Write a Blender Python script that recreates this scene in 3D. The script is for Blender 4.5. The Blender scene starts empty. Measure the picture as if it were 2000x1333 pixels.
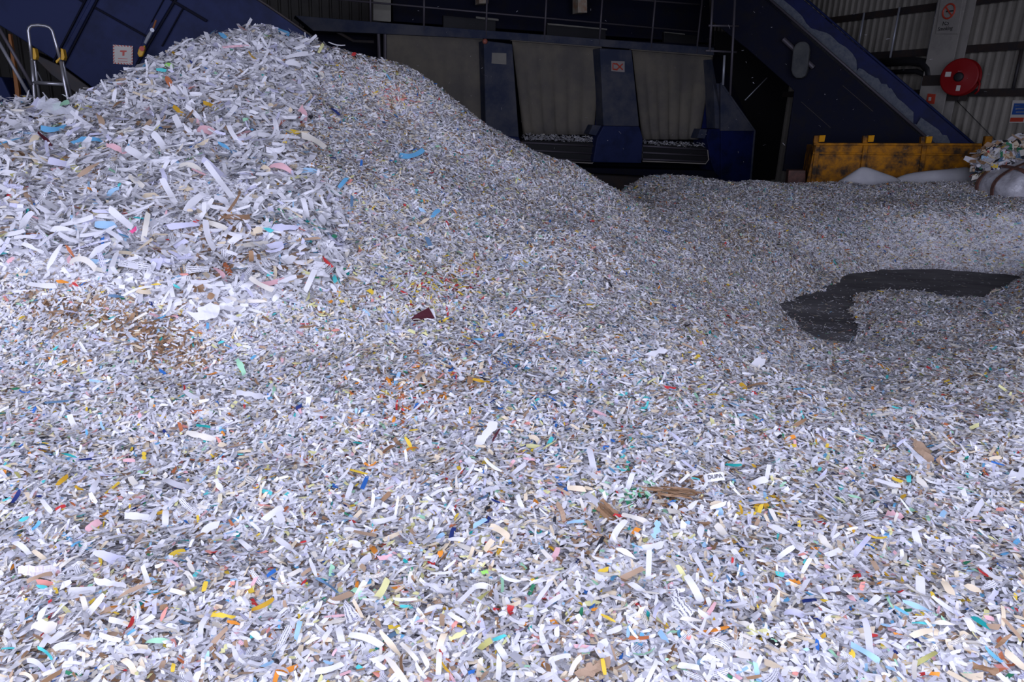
import bpy, bmesh, math, random
import numpy as np
from mathutils import Vector, Matrix

rng = np.random.default_rng(11)
random.seed(5)
D = bpy.data
COL = bpy.context.scene.collection
sc = bpy.context.scene

# ------------------------------------------------------------------ camera
F, PITCH, ROLL, CAMH = 1418.0, math.radians(17.57), math.radians(2.55), 1.7
CAM = np.array([0., 0., CAMH])
_f = np.array([0, math.cos(PITCH), -math.sin(PITCH)])
_u = np.array([0, math.sin(PITCH), math.cos(PITCH)])
_x = np.array([1., 0, 0])
XR = _x*math.cos(ROLL) + _u*math.sin(ROLL)
UR = -_x*math.sin(ROLL) + _u*math.cos(ROLL)
cd = D.cameras.new('camera'); cam = D.objects.new('camera', cd); COL.objects.link(cam)
cd.sensor_width = 36.0; cd.lens = F/2000*36.0; cd.clip_start = 0.05; cd.clip_end = 200
cam.matrix_world = Matrix(((XR[0], UR[0], -_f[0], 0), (XR[1], UR[1], -_f[1], 0), (XR[2], UR[2], -_f[2], CAMH), (0, 0, 0, 1)))
sc.camera = cam

def ray(px, py):
    return XR*(px-1000) - UR*(py-666.5) + _f*F
def at(px, py, Y):                       # point on the sight line at forward distance Y
    r = ray(px, py); return CAM + r*(Y/r[1])
def project(P):                          # world points (n,3) -> pixels, depth
    d = P - CAM
    z = d @ _f
    return 1000 + F*(d @ XR)/z, 666.5 - F*(d @ UR)/z, z

AZ = math.radians(-20.0)
MDIR = np.array([math.cos(AZ), -math.sin(AZ), 0.])    # along the machine's face, to the right
WDIR = np.array([math.sin(AZ), math.cos(AZ), 0.])     # along the right-hand wall, away

class Frame:
    """upright local frame: s along, n away, z up"""
    def __init__(self, O, s):
        self.O = np.array([O[0], O[1], 0.]); self.s = np.array(s, float); self.s /= np.linalg.norm(self.s)
        self.n = np.array([-self.s[1], self.s[0], 0.])
        self.z = np.array([0, 0, 1.])
    def P(self, s, n, z): return self.O + self.s*s + self.n*n + self.z*z
    def sz(self, px, py, n=0.):
        r = ray(px, py); t = (n - (CAM-self.O) @ self.n)/(r @ self.n)
        q = CAM + r*t - self.O
        return (q @ self.s, q[2])
    def W(self, px, py, n=0.):
        s, z = self.sz(px, py, n); return self.P(s, n, z)

# ------------------------------------------------------------------ materials
MATS = {}
def nodes(m):
    m.use_nodes = True
    nt = m.node_tree; nt.nodes.clear()
    return nt, nt.nodes, nt.links
def mat(name, c, rough=.6, metal=0., c2=None, scale=6., mix=.5, bump=0., bscale=40., spec=.5, detail=6):
    if name in MATS: return MATS[name]
    m = D.materials.new(name); nt, N, L = nodes(m)
    o = N.new('ShaderNodeOutputMaterial'); b = N.new('ShaderNodeBsdfPrincipled'); L.new(b.outputs[0], o.inputs[0])
    b.inputs['Roughness'].default_value = rough; b.inputs['Metallic'].default_value = metal
    b.inputs['Specular IOR Level'].default_value = spec
    b.inputs['Base Color'].default_value = (*c, 1)
    tc = N.new('ShaderNodeTexCoord')
    if c2 is not None:
        n = N.new('ShaderNodeTexNoise'); n.inputs['Scale'].default_value = scale; n.inputs['Detail'].default_value = detail; n.inputs['Roughness'].default_value = .65
        L.new(tc.outputs['Object'], n.inputs['Vector'])
        r = N.new('ShaderNodeValToRGB'); e = r.color_ramp.elements
        e[0].position = max(0, mix-.12); e[0].color = (*c2, 1); e[1].position = min(1, mix+.12); e[1].color = (*c, 1)
        L.new(n.outputs['Fac'], r.inputs[0]); L.new(r.outputs[0], b.inputs['Base Color'])
    if bump:
        n2 = N.new('ShaderNodeTexNoise'); n2.inputs['Scale'].default_value = bscale; n2.inputs['Detail'].default_value = 4
        L.new(tc.outputs['Object'], n2.inputs['Vector'])
        bp = N.new('ShaderNodeBump'); bp.inputs['Strength'].default_value = bump; bp.inputs['Distance'].default_value = .02
        L.new(n2.outputs['Fac'], bp.inputs['Height']); L.new(bp.outputs[0], b.inputs['Normal'])
    MATS[name] = m; return m

def paper_material():
    m = D.materials.new('shredded_paper'); nt, N, L = nodes(m)
    o = N.new('ShaderNodeOutputMaterial')
    a = N.new('ShaderNodeAttribute'); a.attribute_name = 'tint'
    uv = N.new('ShaderNodeUVMap'); uv.uv_map = 'UVMap'
    sep = N.new('ShaderNodeSeparateXYZ'); L.new(uv.outputs[0], sep.inputs[0])
    def M(op, x, y=None, clamp=False):
        n = N.new('ShaderNodeMath'); n.operation = op; n.use_clamp = clamp
        for i, v in enumerate((x, y)):
            if v is None: continue
            if isinstance(v, (int, float)): n.inputs[i].default_value = v
            else: L.new(v, n.inputs[i])
        return n.outputs[0]
    # faint lines of print on some of the scraps: v across the strip, u along it
    fr = M('FRACT', M('MULTIPLY', sep.outputs[1], 3.0))
    band = M('LESS_THAN', M('ABSOLUTE', M('SUBTRACT', fr, .5)), .2)
    nz = N.new('ShaderNodeTexNoise'); nz.inputs['Scale'].default_value = 1.0; nz.inputs['Detail'].default_value = 1
    mp = N.new('ShaderNodeMapping'); mp.inputs['Scale'].default_value = (28, 9, 1); L.new(uv.outputs[0], mp.inputs[0]); L.new(mp.outputs[0], nz.inputs['Vector'])
    word = M('GREATER_THAN', nz.outputs['Fac'], .46)
    flag = M('LESS_THAN', a.outputs['Alpha'], .5)
    ink = M('MULTIPLY', M('MULTIPLY', band, word), flag)
    mx = N.new('ShaderNodeMix'); mx.data_type = 'RGBA'
    L.new(M('MULTIPLY', ink, .8), mx.inputs['Factor']); L.new(a.outputs['Color'], mx.inputs[6]); mx.inputs[7].default_value = (.05, .05, .09, 1)
    b = N.new('ShaderNodeBsdfPrincipled'); b.inputs['Roughness'].default_value = .6; b.inputs['Specular IOR Level'].default_value = .3
    L.new(mx.outputs[2], b.inputs['Base Color'])
    t = N.new('ShaderNodeBsdfTranslucent'); L.new(mx.outputs[2], t.inputs['Color'])
    ms = N.new('ShaderNodeMixShader'); ms.inputs[0].default_value = .28
    L.new(b.outputs[0], ms.inputs[1]); L.new(t.outputs[0], ms.inputs[2]); L.new(ms.outputs[0], o.inputs[0])
    return m
PAPER = paper_material()

def under_material():                    # packed scraps under the loose layer, coloured darkish so the gaps look shaded
    m = D.materials.new('packed_scraps'); nt, N, L = nodes(m)
    o = N.new('ShaderNodeOutputMaterial'); b = N.new('ShaderNodeBsdfPrincipled'); L.new(b.outputs[0], o.inputs[0])
    b.inputs['Roughness'].default_value = .8
    tc = N.new('ShaderNodeTexCoord')
    v = N.new('ShaderNodeTexVoronoi'); v.inputs['Scale'].default_value = 70; L.new(tc.outputs['Object'], v.inputs['Vector'])
    r = N.new('ShaderNodeValToRGB'); cr = r.color_ramp; cr.interpolation = 'CONSTANT'
    cols = [(.0, (.42, .41, .44)), (.3, (.3, .29, .3)), (.5, (.52, .51, .54)), (.68, (.33, .28, .22)), (.76, (.6, .6, .63)), (.9, (.24, .22, .22))]
    cr.elements[0].position, cr.elements[0].color = 0, (*cols[0][1], 1)
    cr.elements[1].position, cr.elements[1].color = cols[1][0], (*cols[1][1], 1)
    for p, c in cols[2:]:
        e = cr.elements.new(p); e.color = (*c, 1)
    sp = N.new('ShaderNodeSeparateColor'); L.new(v.outputs['Color'], sp.inputs[0]); L.new(sp.outputs[0], r.inputs[0]); L.new(r.outputs[0], b.inputs['Base Color'])
    bp = N.new('ShaderNodeBump'); bp.inputs['Strength'].default_value = .8; bp.inputs['Distance'].default_value = .015
    L.new(v.outputs['Distance'], bp.inputs['Height']); L.new(bp.outputs[0], b.inputs['Normal'])
    return m
UNDER = under_material()

def film_material(name='clear_film', c=(.8, .82, .88), alpha=.55):
    if name in MATS: return MATS[name]
    m = D.materials.new(name); nt, N, L = nodes(m)
    o = N.new('ShaderNodeOutputMaterial'); b = N.new('ShaderNodeBsdfPrincipled')
    b.inputs['Base Color'].default_value = (*c, 1); b.inputs['Roughness'].default_value = .22; b.inputs['Alpha'].default_value = alpha
    tc = N.new('ShaderNodeTexCoord'); n2 = N.new('ShaderNodeTexNoise'); n2.inputs['Scale'].default_value = 18; L.new(tc.outputs['Object'], n2.inputs['Vector'])
    bp = N.new('ShaderNodeBump'); bp.inputs['Strength'].default_value = .6; bp.inputs['Distance'].default_value = .02
    L.new(n2.outputs['Fac'], bp.inputs['Height']); L.new(bp.outputs[0], b.inputs['Normal'])
    L.new(b.outputs[0], o.inputs[0]); MATS[name] = m; return m

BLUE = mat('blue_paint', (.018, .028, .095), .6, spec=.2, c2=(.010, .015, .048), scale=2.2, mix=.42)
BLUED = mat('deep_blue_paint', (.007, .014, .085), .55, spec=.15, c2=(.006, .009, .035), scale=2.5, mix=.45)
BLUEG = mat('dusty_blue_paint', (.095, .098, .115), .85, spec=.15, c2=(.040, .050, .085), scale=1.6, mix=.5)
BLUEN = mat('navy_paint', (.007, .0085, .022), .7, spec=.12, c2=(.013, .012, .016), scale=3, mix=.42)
CLOTH = mat('grey_curtain', (.20, .18, .14), .9, spec=.1, c2=(.14, .13, .115), scale=1.3, mix=.5, bump=.3, bscale=8)
BLACK = mat('black_rubber', (.012, .012, .014), .6)
DARKST = mat('dark_steel', (.03, .028, .03), .6, c2=(.05, .035, .028), scale=5, mix=.5)
GREYST = mat('dull_steel', (.11, .10, .115), .55, metal=.3)
ALU = mat('aluminium', (.55, .55, .57), .35, metal=.7)
GALV = mat('galvanised_steel', (.42, .44, .48), .45, metal=.4)
ORANGE = mat('orange_paint', (.48, .16, .02), .5)
YELLOW = mat('yellow_plastic', (.75, .42, .02), .5)
SKIPY = mat('worn_yellow_paint', (.50, .195, .004), .65, spec=.2, c2=(.045, .028, .016), scale=5.5, mix=.50, bump=.2, bscale=25, detail=10)
SKIPB = mat('bright_yellow_paint', (.66, .29, .006), .7, spec=.15)
CREAM = mat('cream_board', (.3, .29, .24), .8, c2=(.24, .23, .2), scale=3)
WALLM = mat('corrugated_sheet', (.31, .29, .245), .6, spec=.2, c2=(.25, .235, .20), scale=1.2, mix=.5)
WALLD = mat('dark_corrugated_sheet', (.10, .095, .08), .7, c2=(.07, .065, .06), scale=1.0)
COLW = mat('white_painted_steel', (.38, .36, .32), .6, spec=.2, c2=(.29, .275, .25), scale=3, mix=.4)
RED = mat('red_enamel', (.26, .006, .008), .45, spec=.25)
SIGNW = mat('sign_white', (.62, .60, .54), .5)
SIGNB = mat('sign_blue', (.03, .10, .36), .5)
SIGNR = mat('sign_red', (.55, .06, .03), .5)
SIGNBL = mat('sign_black', (.03, .03, .03), .5)
RUST = mat('rusty_strap', (.16, .07, .05), .7, c2=(.08, .04, .03), scale=12)
DUST = mat('paper_dust', (.17, .185, .205), .95, spec=.1, c2=(.11, .13, .165), scale=14, mix=.5, bump=.6, bscale=60)
FILM = film_material()
FILMW = film_material('milky_film', (.62, .62, .66), .92)

def floor_material():
    m = D.materials.new('concrete_floor'); nt, N, L = nodes(m)
    o = N.new('ShaderNodeOutputMaterial'); b = N.new('ShaderNodeBsdfPrincipled'); L.new(b.outputs[0], o.inputs[0])
    tc = N.new('ShaderNodeTexCoord')
    n = N.new('ShaderNodeTexNoise'); n.inputs['Scale'].default_value = .9; n.inputs['Detail'].default_value = 8; n.inputs['Roughness'].default_value = .6
    mp = N.new('ShaderNodeMapping'); mp.inputs['Scale'].default_value = (1.0, 3.0, 1); mp.inputs['Rotation'].default_value = (0, 0, .5)
    L.new(tc.outputs['Object'], mp.inputs[0]); L.new(mp.outputs[0], n.inputs['Vector'])
    r = N.new('ShaderNodeValToRGB'); e = r.color_ramp.elements; e[0].position = .35; e[0].color = (.055, .053, .056, 1); e[1].position = .66; e[1].color = (.15, .146, .15, 1)
    L.new(n.outputs['Fac'], r.inputs[0]); L.new(r.outputs[0], b.inputs['Base Color'])
    b.inputs['Roughness'].default_value = .75; b.inputs['Specular IOR Level'].default_value = .25
    n2 = N.new('ShaderNodeTexNoise'); n2.inputs['Scale'].default_value = 60; L.new(tc.outputs['Object'], n2.inputs['Vector'])
    bp = N.new('ShaderNodeBump'); bp.inputs['Strength'].default_value = .25; bp.inputs['Distance'].default_value = .01
    L.new(n2.outputs['Fac'], bp.inputs['Height']); L.new(bp.outputs[0], b.inputs['Normal'])
    return m

# ------------------------------------------------------------------ mesh helpers
def link(name, me, m=None, parent=None):
    o = D.objects.new(name, me); COL.objects.link(o)
    if m is not None: me.materials.append(m)
    if parent is not None: o.parent = parent
    return o
def tag(o, label=None, cat=None, group=None, kind=None):
    if label: o['label'] = label
    if cat: o['category'] = cat
    if group: o['group'] = group
    if kind: o['kind'] = kind
    return o
def thing(name, label, cat, group=None, loc=(0, 0, 0)):
    o = D.objects.new(name, None); COL.objects.link(o); o.empty_display_size = .1
    return tag(o, label, cat, group)
class MB:
    def __init__(self): self.v = []; self.f = []
    def add(self, vs, fs):
        k = len(self.v); self.v += [tuple(map(float, p)) for p in vs]; self.f += [tuple(i+k for i in f) for f in fs]
    def prism(self, fr, poly, n0, n1):          # poly in (s,z)
        k = len(poly)
        vs = [fr.P(s, n0, z) for s, z in poly] + [fr.P(s, n1, z) for s, z in poly]
        fs = [tuple(range(k)), tuple(range(2*k-1, k-1, -1))] + [(i, i+k, (i+1) % k+k, (i+1) % k) for i in range(k)]
        self.add(vs, fs)
    def box(self, fr, s0, s1, n0, n1, z0, z1): self.prism(fr, [(s0, z0), (s1, z0), (s1, z1), (s0, z1)], n0, n1)
    def tube(self, pts, r, k=10, cap=True):
        pts = [np.array(p, float) for p in pts]; rs = r if hasattr(r, '__len__') else [r]*len(pts)
        vs = []; n = len(pts); prev = None
        for i, p in enumerate(pts):
            d = pts[min(i+1, n-1)] - pts[max(i-1, 0)]; d /= np.linalg.norm(d)+1e-9
            a = np.array([0, 0, 1.]) if abs(d[2]) < .9 else np.array([1., 0, 0])
            if prev is not None: a = prev
            e1 = a - d*(a @ d); e1 /= np.linalg.norm(e1); e2 = np.cross(d, e1); prev = e1
            for j in range(k):
                t = 2*math.pi*j/k; vs.append(p + (e1*math.cos(t)+e2*math.sin(t))*rs[i])
        fs = [(i*k+j, i*k+(j+1) % k, (i+1)*k+(j+1) % k, (i+1)*k+j) for i in range(n-1) for j in range(k)]
        if cap: fs += [tuple(range(k-1, -1, -1)), tuple((n-1)*k+j for j in range(k))]
        self.add(vs, fs)
    def lathe(self, c, axis, prof, k=40):       # prof: (along, radius)
        c = np.array(c, float); ax = np.array(axis, float); ax /= np.linalg.norm(ax)
        a = np.array([0, 0, 1.]) if abs(ax[2]) < .9 else np.array([1., 0, 0])
        e1 = a-ax*(a @ ax); e1 /= np.linalg.norm(e1); e2 = np.cross(ax, e1); vs = []
        for h, r in prof:
            for j in range(k):
                t = 2*math.pi*j/k; vs.append(c+ax*h+(e1*math.cos(t)+e2*math.sin(t))*max(r, 1e-4))
        n = len(prof)
        fs = [(i*k+j, i*k+(j+1) % k, (i+1)*k+(j+1) % k, (i+1)*k+j) for i in range(n-1) for j in range(k)]
        self.add(vs, fs)
    def build(self, name, m, parent=None, bevel=0., smooth=False):
        me = D.meshes.new(name); me.from_pydata(self.v, [], self.f); me.validate(); me.update()
        bm = bmesh.new(); bm.from_mesh(me); bmesh.ops.recalc_face_normals(bm, faces=bm.faces)
        bm.to_mesh(me); bm.free()
        if smooth: me.polygons.foreach_set('use_smooth', [True]*len(me.polygons))
        o = link(name, me, m, parent)
        if bevel:
            b = o.modifiers.new('bevel', 'BEVEL'); b.width = bevel; b.segments = 2; b.limit_method = 'ANGLE'
        return o
def pp(fr, pts, n=0.): return [fr.sz(x, y, n) for x, y in pts]
def panel(name, fr, pts, n0, th, m, parent=None, bevel=.01):      # a plate whose front face lies at n0
    b = MB(); b.prism(fr, pp(fr, pts, n0), n0, n0+th); return b.build(name, m, parent, bevel)
def bar(name, fr, a, b_, n, r, m, parent=None):
    b = MB(); b.tube([fr.W(*a, n), fr.W(*b_, n)], r, 10); return b.build(name, m, parent, smooth=True)
def text_on(name, s, fr, px, py, n, size, m, parent, roll=0., extr=.001):
    cu = D.curves.new(name, 'FONT'); cu.body = s; cu.size = size; cu.extrude = extr; cu.align_x = 'CENTER'; cu.align_y = 'CENTER'
    o = D.objects.new(name, cu); COL.objects.link(o); cu.materials.append(m)
    p = fr.W(px, py, n); X = fr.s; Z = -fr.n; Y = fr.z
    Xr = X*math.cos(roll)+Y*math.sin(roll); Yr = -X*math.sin(roll)+Y*math.cos(roll)
    o.matrix_world = Matrix(((Xr[0], Yr[0], Z[0], p[0]), (Xr[1], Yr[1], Z[1], p[1]), (Xr[2], Yr[2], Z[2], p[2]), (0, 0, 0, 1)))
    o.parent = parent; return o

def to_mesh(o):
    dg = bpy.context.evaluated_depsgraph_get(); bpy.context.view_layer.update()
    me = D.meshes.new_from_object(o.evaluated_get(bpy.context.evaluated_depsgraph_get())); n = D.objects.new('lettering', me); COL.objects.link(n)
    D.objects.remove(o); n.name = 'lettering'; return n
# ------------------------------------------------------------------ heap height field
# (px, py, forward distance) on the surface of the heaps
CP = [
 # near surface
 (0,1333,1.45),(500,1333,1.5),(1000,1333,1.5),(1500,1333,1.5),(2000,1333,1.45),
 (0,1150,1.85),(500,1150,1.85),(1000,1130,1.9),(1500,1150,1.85),(2000,1150,1.8),
 (0,950,2.35),(450,950,2.4),(900,930,2.5),(1300,940,2.45),(1700,960,2.4),(2000,950,2.4),
 (0,760,2.95),(400,780,3.0),(800,760,3.15),(1200,780,3.15),(1600,800,3.2),(2000,800,3.2),
 (0,640,3.4),(300,680,3.35),(600,650,3.6),(900,640,3.8),(1200,640,4.0),(1450,690,4.0),
 # foot of the coarse heap and its face
 (0,540,3.65),(250,560,3.65),(450,560,3.75),(600,540,4.0),(800,540,4.3),(1000,530,4.7),(1180,560,4.6),
 (0,400,4.15),(250,400,4.25),(500,400,4.5),(700,400,4.9),(850,400,5.3),(1000,420,5.6),(1150,460,5.6),
 (0,300,4.7),(200,300,4.75),(400,280,5.0),(600,280,5.4),(800,300,5.9),(950,330,6.3),(1080,380,6.5),
 (0,235,5.2),(130,230,5.3),(300,190,5.6),(450,150,5.9),(600,170,6.2),(750,210,6.5),
 # crest line
 (-150,215,5.3),(0,203,5.55),(70,196,5.65),(130,196,5.75),(180,170,5.9),(245,140,6.1),(300,112,6.25),(340,92,6.35),(400,70,6.5),(480,52,6.6),(545,50,6.7),(600,68,6.8),(660,92,6.9),(740,118,7.0),
 (800,137,7.1),(870,180,7.2),(930,225,7.3),(1000,270,7.4),(1060,298,7.5),(1130,335,7.7),(1200,374,8.0),
 # saddle and floor side
 (1280,420,7.6),(1240,500,6.0),(1330,540,6.0),(1400,470,7.4),(1330,620,4.6),(1480,560,6.6),(1450,640,4.8),
 # right foreground rise
 (1600,730,4.2),(1750,720,4.4),(1900,720,4.3),(2000,720,4.2),(1800,640,5.75),(1900,620,6.0),(2000,600,6.2),(1750,600,6.6),
 # back heap
 (1560,510,8.1),(1700,500,8.45),(1850,505,8.5),(2000,520,8.4),
 (1300,400,8.6),(1450,440,8.6),(1600,440,9.3),(1800,440,9.4),(1980,430,9.3),
 (1350,375,9.6),(1500,390,10.0),(1700,390,10.4),(1900,390,10.3),
 (1215,376,10.0),(1235,360,10.3),(1255,350,10.5),(1290,346,10.6),(1330,345,10.6),(1390,350,10.7),(1340,358,10.2),(1262,358,10.0),(1295,357,10.05),(1275,372,9.6),(1310,376,9.6),(1430,359,10.8),(1470,352,10.8),(1520,362,10.9),(1600,355,11.),(1650,357,11.),(1690,364,11.),(1740,357,11.1),(1800,357,11.1),(1860,358,11.2),(1920,362,11.2),(2000,372,11.0),(2100,374,11.),
]
pts = []; 
for px, py, Y in CP:
    p = at(px, py, Y); pts.append(p)
pts = [(p[0], p[1], p[2]) for p in pts]
def W0(px, py, Y, dz=0.):
    p = at(px, py, Y); return (p[0], p[1], max(p[2]+dz, -.4))
# bare floor: pushed below zero
for px, py in ((1555,608),(1600,600),(1620,590),(1640,650),(1600,635),(1620,620),(1670,545),(1700,552),(1750,552),(1800,556),(1850,562),(1885,568),(1920,555),(1950,549),(1640,572),(1660,565),(1760,540),(1800,541),(1840,543),(1880,544),(1920,545),(1720,540)):
    r = ray(px, py); t = -CAMH/r[2]; q = CAM+r*t; pts.append((q[0], q[1], -.10))
for px, py in ((1640,672),(1530,602),(1990,545),(1700,534),(1800,533),(1900,537),(1700,580),(1820,590),(1880,588),(1680,610),(1670,640)):
    r = ray(px, py); t = -CAMH/r[2]; q = CAM+r*t; pts.append((q[0], q[1], .0))
for px, py, h in ((1760,592,.06),(1720,640,.08),(1850,615,.1)):
    r = ray(px, py); t = -(CAMH-h)/r[2]; q = CAM+r*t; pts.append((q[0], q[1], h))
# behind the crests the heaps fall away
for i, (px, py, Y) in enumerate([(-150,215,5.3),(0,203,5.55),(130,196,5.75),(245,140,6.1),(340,92,6.35),(480,52,6.6),(600,68,6.8),(740,118,7.0),(870,180,7.2),(1000,270,7.4),(1130,335,7.7)]):
    p = at(px, py, Y); k = np.array([p[0], p[1]])/math.hypot(p[0], p[1])
    for d, dz in ((.7, -.38), (1.6, -1.1)):
        pts.append((p[0]+k[0]*d, p[1]+k[1]*d, max(p[2]+dz, -.2)))
for px in (1250, 1400, 1550, 1700, 1850, 2000):
    p = at(px, 350, 10.9); k = np.array([p[0], p[1]])/math.hypot(p[0], p[1])
    for d, dz in ((.6, -.25), (1.5, -.8)):
        pts.append((p[0]+k[0]*d, p[1]+k[1]*d, max(p[2]+dz, -.2)))
pts += [(-1.5, 10.5, -.3), (0, 10.8, -.3), (.9, 10.6, -.3), (-4, 9.5, -.3), (-6, 8.5, -.2), (2.6, 12.5, -.3), (5, 13.2, -.3), (8, 13.4, -.3),
        (-4.5, 5.3, 1.5), (-4.5, 3.5, .8), (-4, 2, .4), (-3, 1, .3), (0, .6, .25), (3, 1, .3), (5, 3, .45), (7.5, 6, .4), (8.5, 9, .5), (9, 11, .9)]
pts = np.array(pts)

def tps(r2): return .5*r2*np.log(r2+1e-9)
n_ = len(pts)
A = tps(((pts[:, None, :2]-pts[None, :, :2])**2).sum(-1)) + np.eye(n_)*.012
Pm = np.hstack([np.ones((n_, 1)), pts[:, :2]])
sol = np.linalg.solve(np.block([[A, Pm], [Pm.T, np.zeros((3, 3))]]), np.concatenate([pts[:, 2], np.zeros(3)]))
X0, X1, Y0, Y1, RES = -6.5, 9.5, .5, 13.6, .035
gx = np.arange(X0, X1, RES); gy = np.arange(Y0, Y1, RES); NX, NY = len(gx), len(gy)
GX, GY = np.meshgrid(gx, gy)            # [iy, ix]
Hh = np.zeros(GX.shape)
for j in range(n_): Hh += sol[j]*tps((GX-pts[j, 0])**2+(GY-pts[j, 1])**2)
Hh += sol[n_]+sol[n_+1]*GX+sol[n_+2]*GY

def vnoise(x, y, s, seed):
    r = np.random.default_rng(seed); T = r.random((256, 256))
    u = x*s+500; v = y*s+500; i = np.floor(u).astype(int); j = np.floor(v).astype(int); fu = u-i; fv = v-j
    fu = fu*fu*(3-2*fu); fv = fv*fv*(3-2*fv); i &= 255; j &= 255; i1 = (i+1) & 255; j1 = (j+1) & 255
    return (T[i, j]*(1-fu)*(1-fv)+T[i1, j]*fu*(1-fv)+T[i, j1]*(1-fu)*fv+T[i1, j1]*fu*fv)*2-1
amp = np.clip((Hh+.02)/.25, 0.08, 1)*np.clip(1.25-.6*(GX > 1.5)*(GY > 9.3), .5, 1)
Hh += amp*(.035*vnoise(GX, GY, 1.6, 1)+.022*vnoise(GX, GY, 3.7, 2)+.014*vnoise(GX, GY, 8, 3)+.007*vnoise(GX, GY, 16, 4))

def smooth_at(G, x, y):
    u = np.clip((x-X0)/RES, 0, NX-1.001); v = np.clip((y-Y0)/RES, 0, NY-1.001)
    i = u.astype(int); j = v.astype(int); fu = u-i; fv = v-j
    return G[j, i]*(1-fu)*(1-fv)+G[j, i+1]*fu*(1-fv)+G[j+1, i]*(1-fu)*fv+G[j+1, i+1]*fu*fv
def hit(px, py):                         # where the sight line meets heap or floor
    r = ray(px, py); r = r/r[1]
    ys = np.arange(.6, 13.4, .01); P = CAM[None]+r[None]*ys[:, None]
    h = np.maximum(smooth_at(Hh, P[:, 0], P[:, 1]), 0)
    k = np.nonzero(P[:, 2] < h)[0]
    if len(k) == 0 or ys[k[0]] > 11.8: return hit(px, py+3) if py < 500 else CAM+r*9.
    return P[k[0]]
# the coarse heap lies over the fine one with a lip at its edge
LIP = [(-80,535),(60,548),(130,546),(200,575),(290,600),(400,640),(470,662),(500,610),(560,580),(645,560),(665,480),(640,400),(600,330),(590,250),(600,180),(640,120),(660,92)]
lipw = [hit(a, b)[:2] for a, b in LIP]
cap = at(660, 92, 8.8)[:2]
polyw = np.array(lipw+[np.array([cap[0], 9.5]), np.array([-7., 9.5]), np.array([-7., lipw[0][1]])])
def inside(px_, py_, poly):
    c = np.zeros(px_.shape, bool); n = len(poly); j = n-1
    for i in range(n):
        xi, yi = poly[i]; xj, yj = poly[j]
        k = ((yi > py_) != (yj > py_)) & (px_ < (xj-xi)*(py_-yi)/(yj-yi+1e-12)+xi); c ^= k; j = i
    return c
def segdist(px_, py_, poly):
    d = np.full(px_.shape, 1e9); n = len(poly)
    for i in range(n):
        a = poly[i]; b = poly[(i+1) % n]; ab = b-a
        t = np.clip(((px_-a[0])*ab[0]+(py_-a[1])*ab[1])/(ab @ ab), 0, 1)
        d = np.minimum(d, np.hypot(px_-a[0]-ab[0]*t, py_-a[1]-ab[1]*t))
    return d
ins = inside(GX, GY, polyw); sd = segdist(GX, GY, polyw)*np.where(ins, 1, -1)
sd += .07*vnoise(GX, GY, 2.6, 8)+.03*vnoise(GX, GY, 7, 9)
front = np.clip((5.6-GY)/1.0, 0, 1)
COARSE = sd > 0
ridge = 1/(1+np.exp(-(sd-.03)/.03))
Hh += ridge*front*.11 - ridge*front*.11*np.clip(sd/1.2, 0, 1)
Hh += np.where(COARSE, 1, 0)*np.clip(sd/.2, 0, 1)*(.035*vnoise(GX, GY, 4.5, 12)+.03*vnoise(GX, GY, 9, 13))*front.clip(.35, 1)
# crease where the two heaps meet on the slope
Hh = np.where(GY < .75, Hh*.9, Hh)
Hh -= np.where(COARSE, .055, .012)
Hh -= .02*((Hh > 0) & (Hh < .03))
# bare patch of floor showing between the heaps
FPX = [(1522,597),(1560,585),(1605,574),(1640,556),(1655,536),(1740,529),(1810,527),(1900,532),(1985,540),(1994,549),(1955,564),(1900,584),(1850,582),(1800,573),(1740,569),(1690,571),(1655,578),(1650,604),(1656,632),(1668,655),(1655,672),(1625,675),(1585,652),(1548,622)]
fw = []
for a_, b_ in FPX:
    q_ = ray(a_, b_); fw.append((CAM+q_*(-CAMH/q_[2]))[:2])
fw = np.array(fw); fin = inside(GX, GY, fw); fd = segdist(GX, GY, fw)*np.where(fin, 1, -1)+.05+.05*vnoise(GX, GY, 5, 77)+.025*vnoise(GX, GY, 13, 78)
low = np.minimum(np.maximum(-fd, 0), .5)
Hh = np.where(fd > 0, -.05, np.where(-fd < .6, np.minimum(np.maximum(Hh, .008+low*.12), .012+low*.45+np.maximum(Hh, 0)*(low/.5)), Hh))
BACK = (GY > 7.9+np.clip((2.2-GX)*1.3, -2, 4)) & (GX > 1.0)

Gy, Gx = np.gradient(Hh, RES)

def heap_mesh(mask):
    ok = (np.maximum.reduce([Hh[:-1, :-1], Hh[1:, :-1], Hh[:-1, 1:], Hh[1:, 1:]]) > 0) & mask[:-1, :-1]
    j, i = np.nonzero(ok)
    idx = np.full(Hh.shape, -1); quads = np.stack([j*NX+i, j*NX+i+1, (j+1)*NX+i+1, (j+1)*NX+i], 1)
    used = np.unique(quads); remap = np.full(NX*NY, -1); remap[used] = np.arange(len(used))
    V = np.stack([GX.ravel()[used], GY.ravel()[used], np.maximum(Hh.ravel()[used], -.02)-.012], 1)
    return V, remap[quads]

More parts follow.
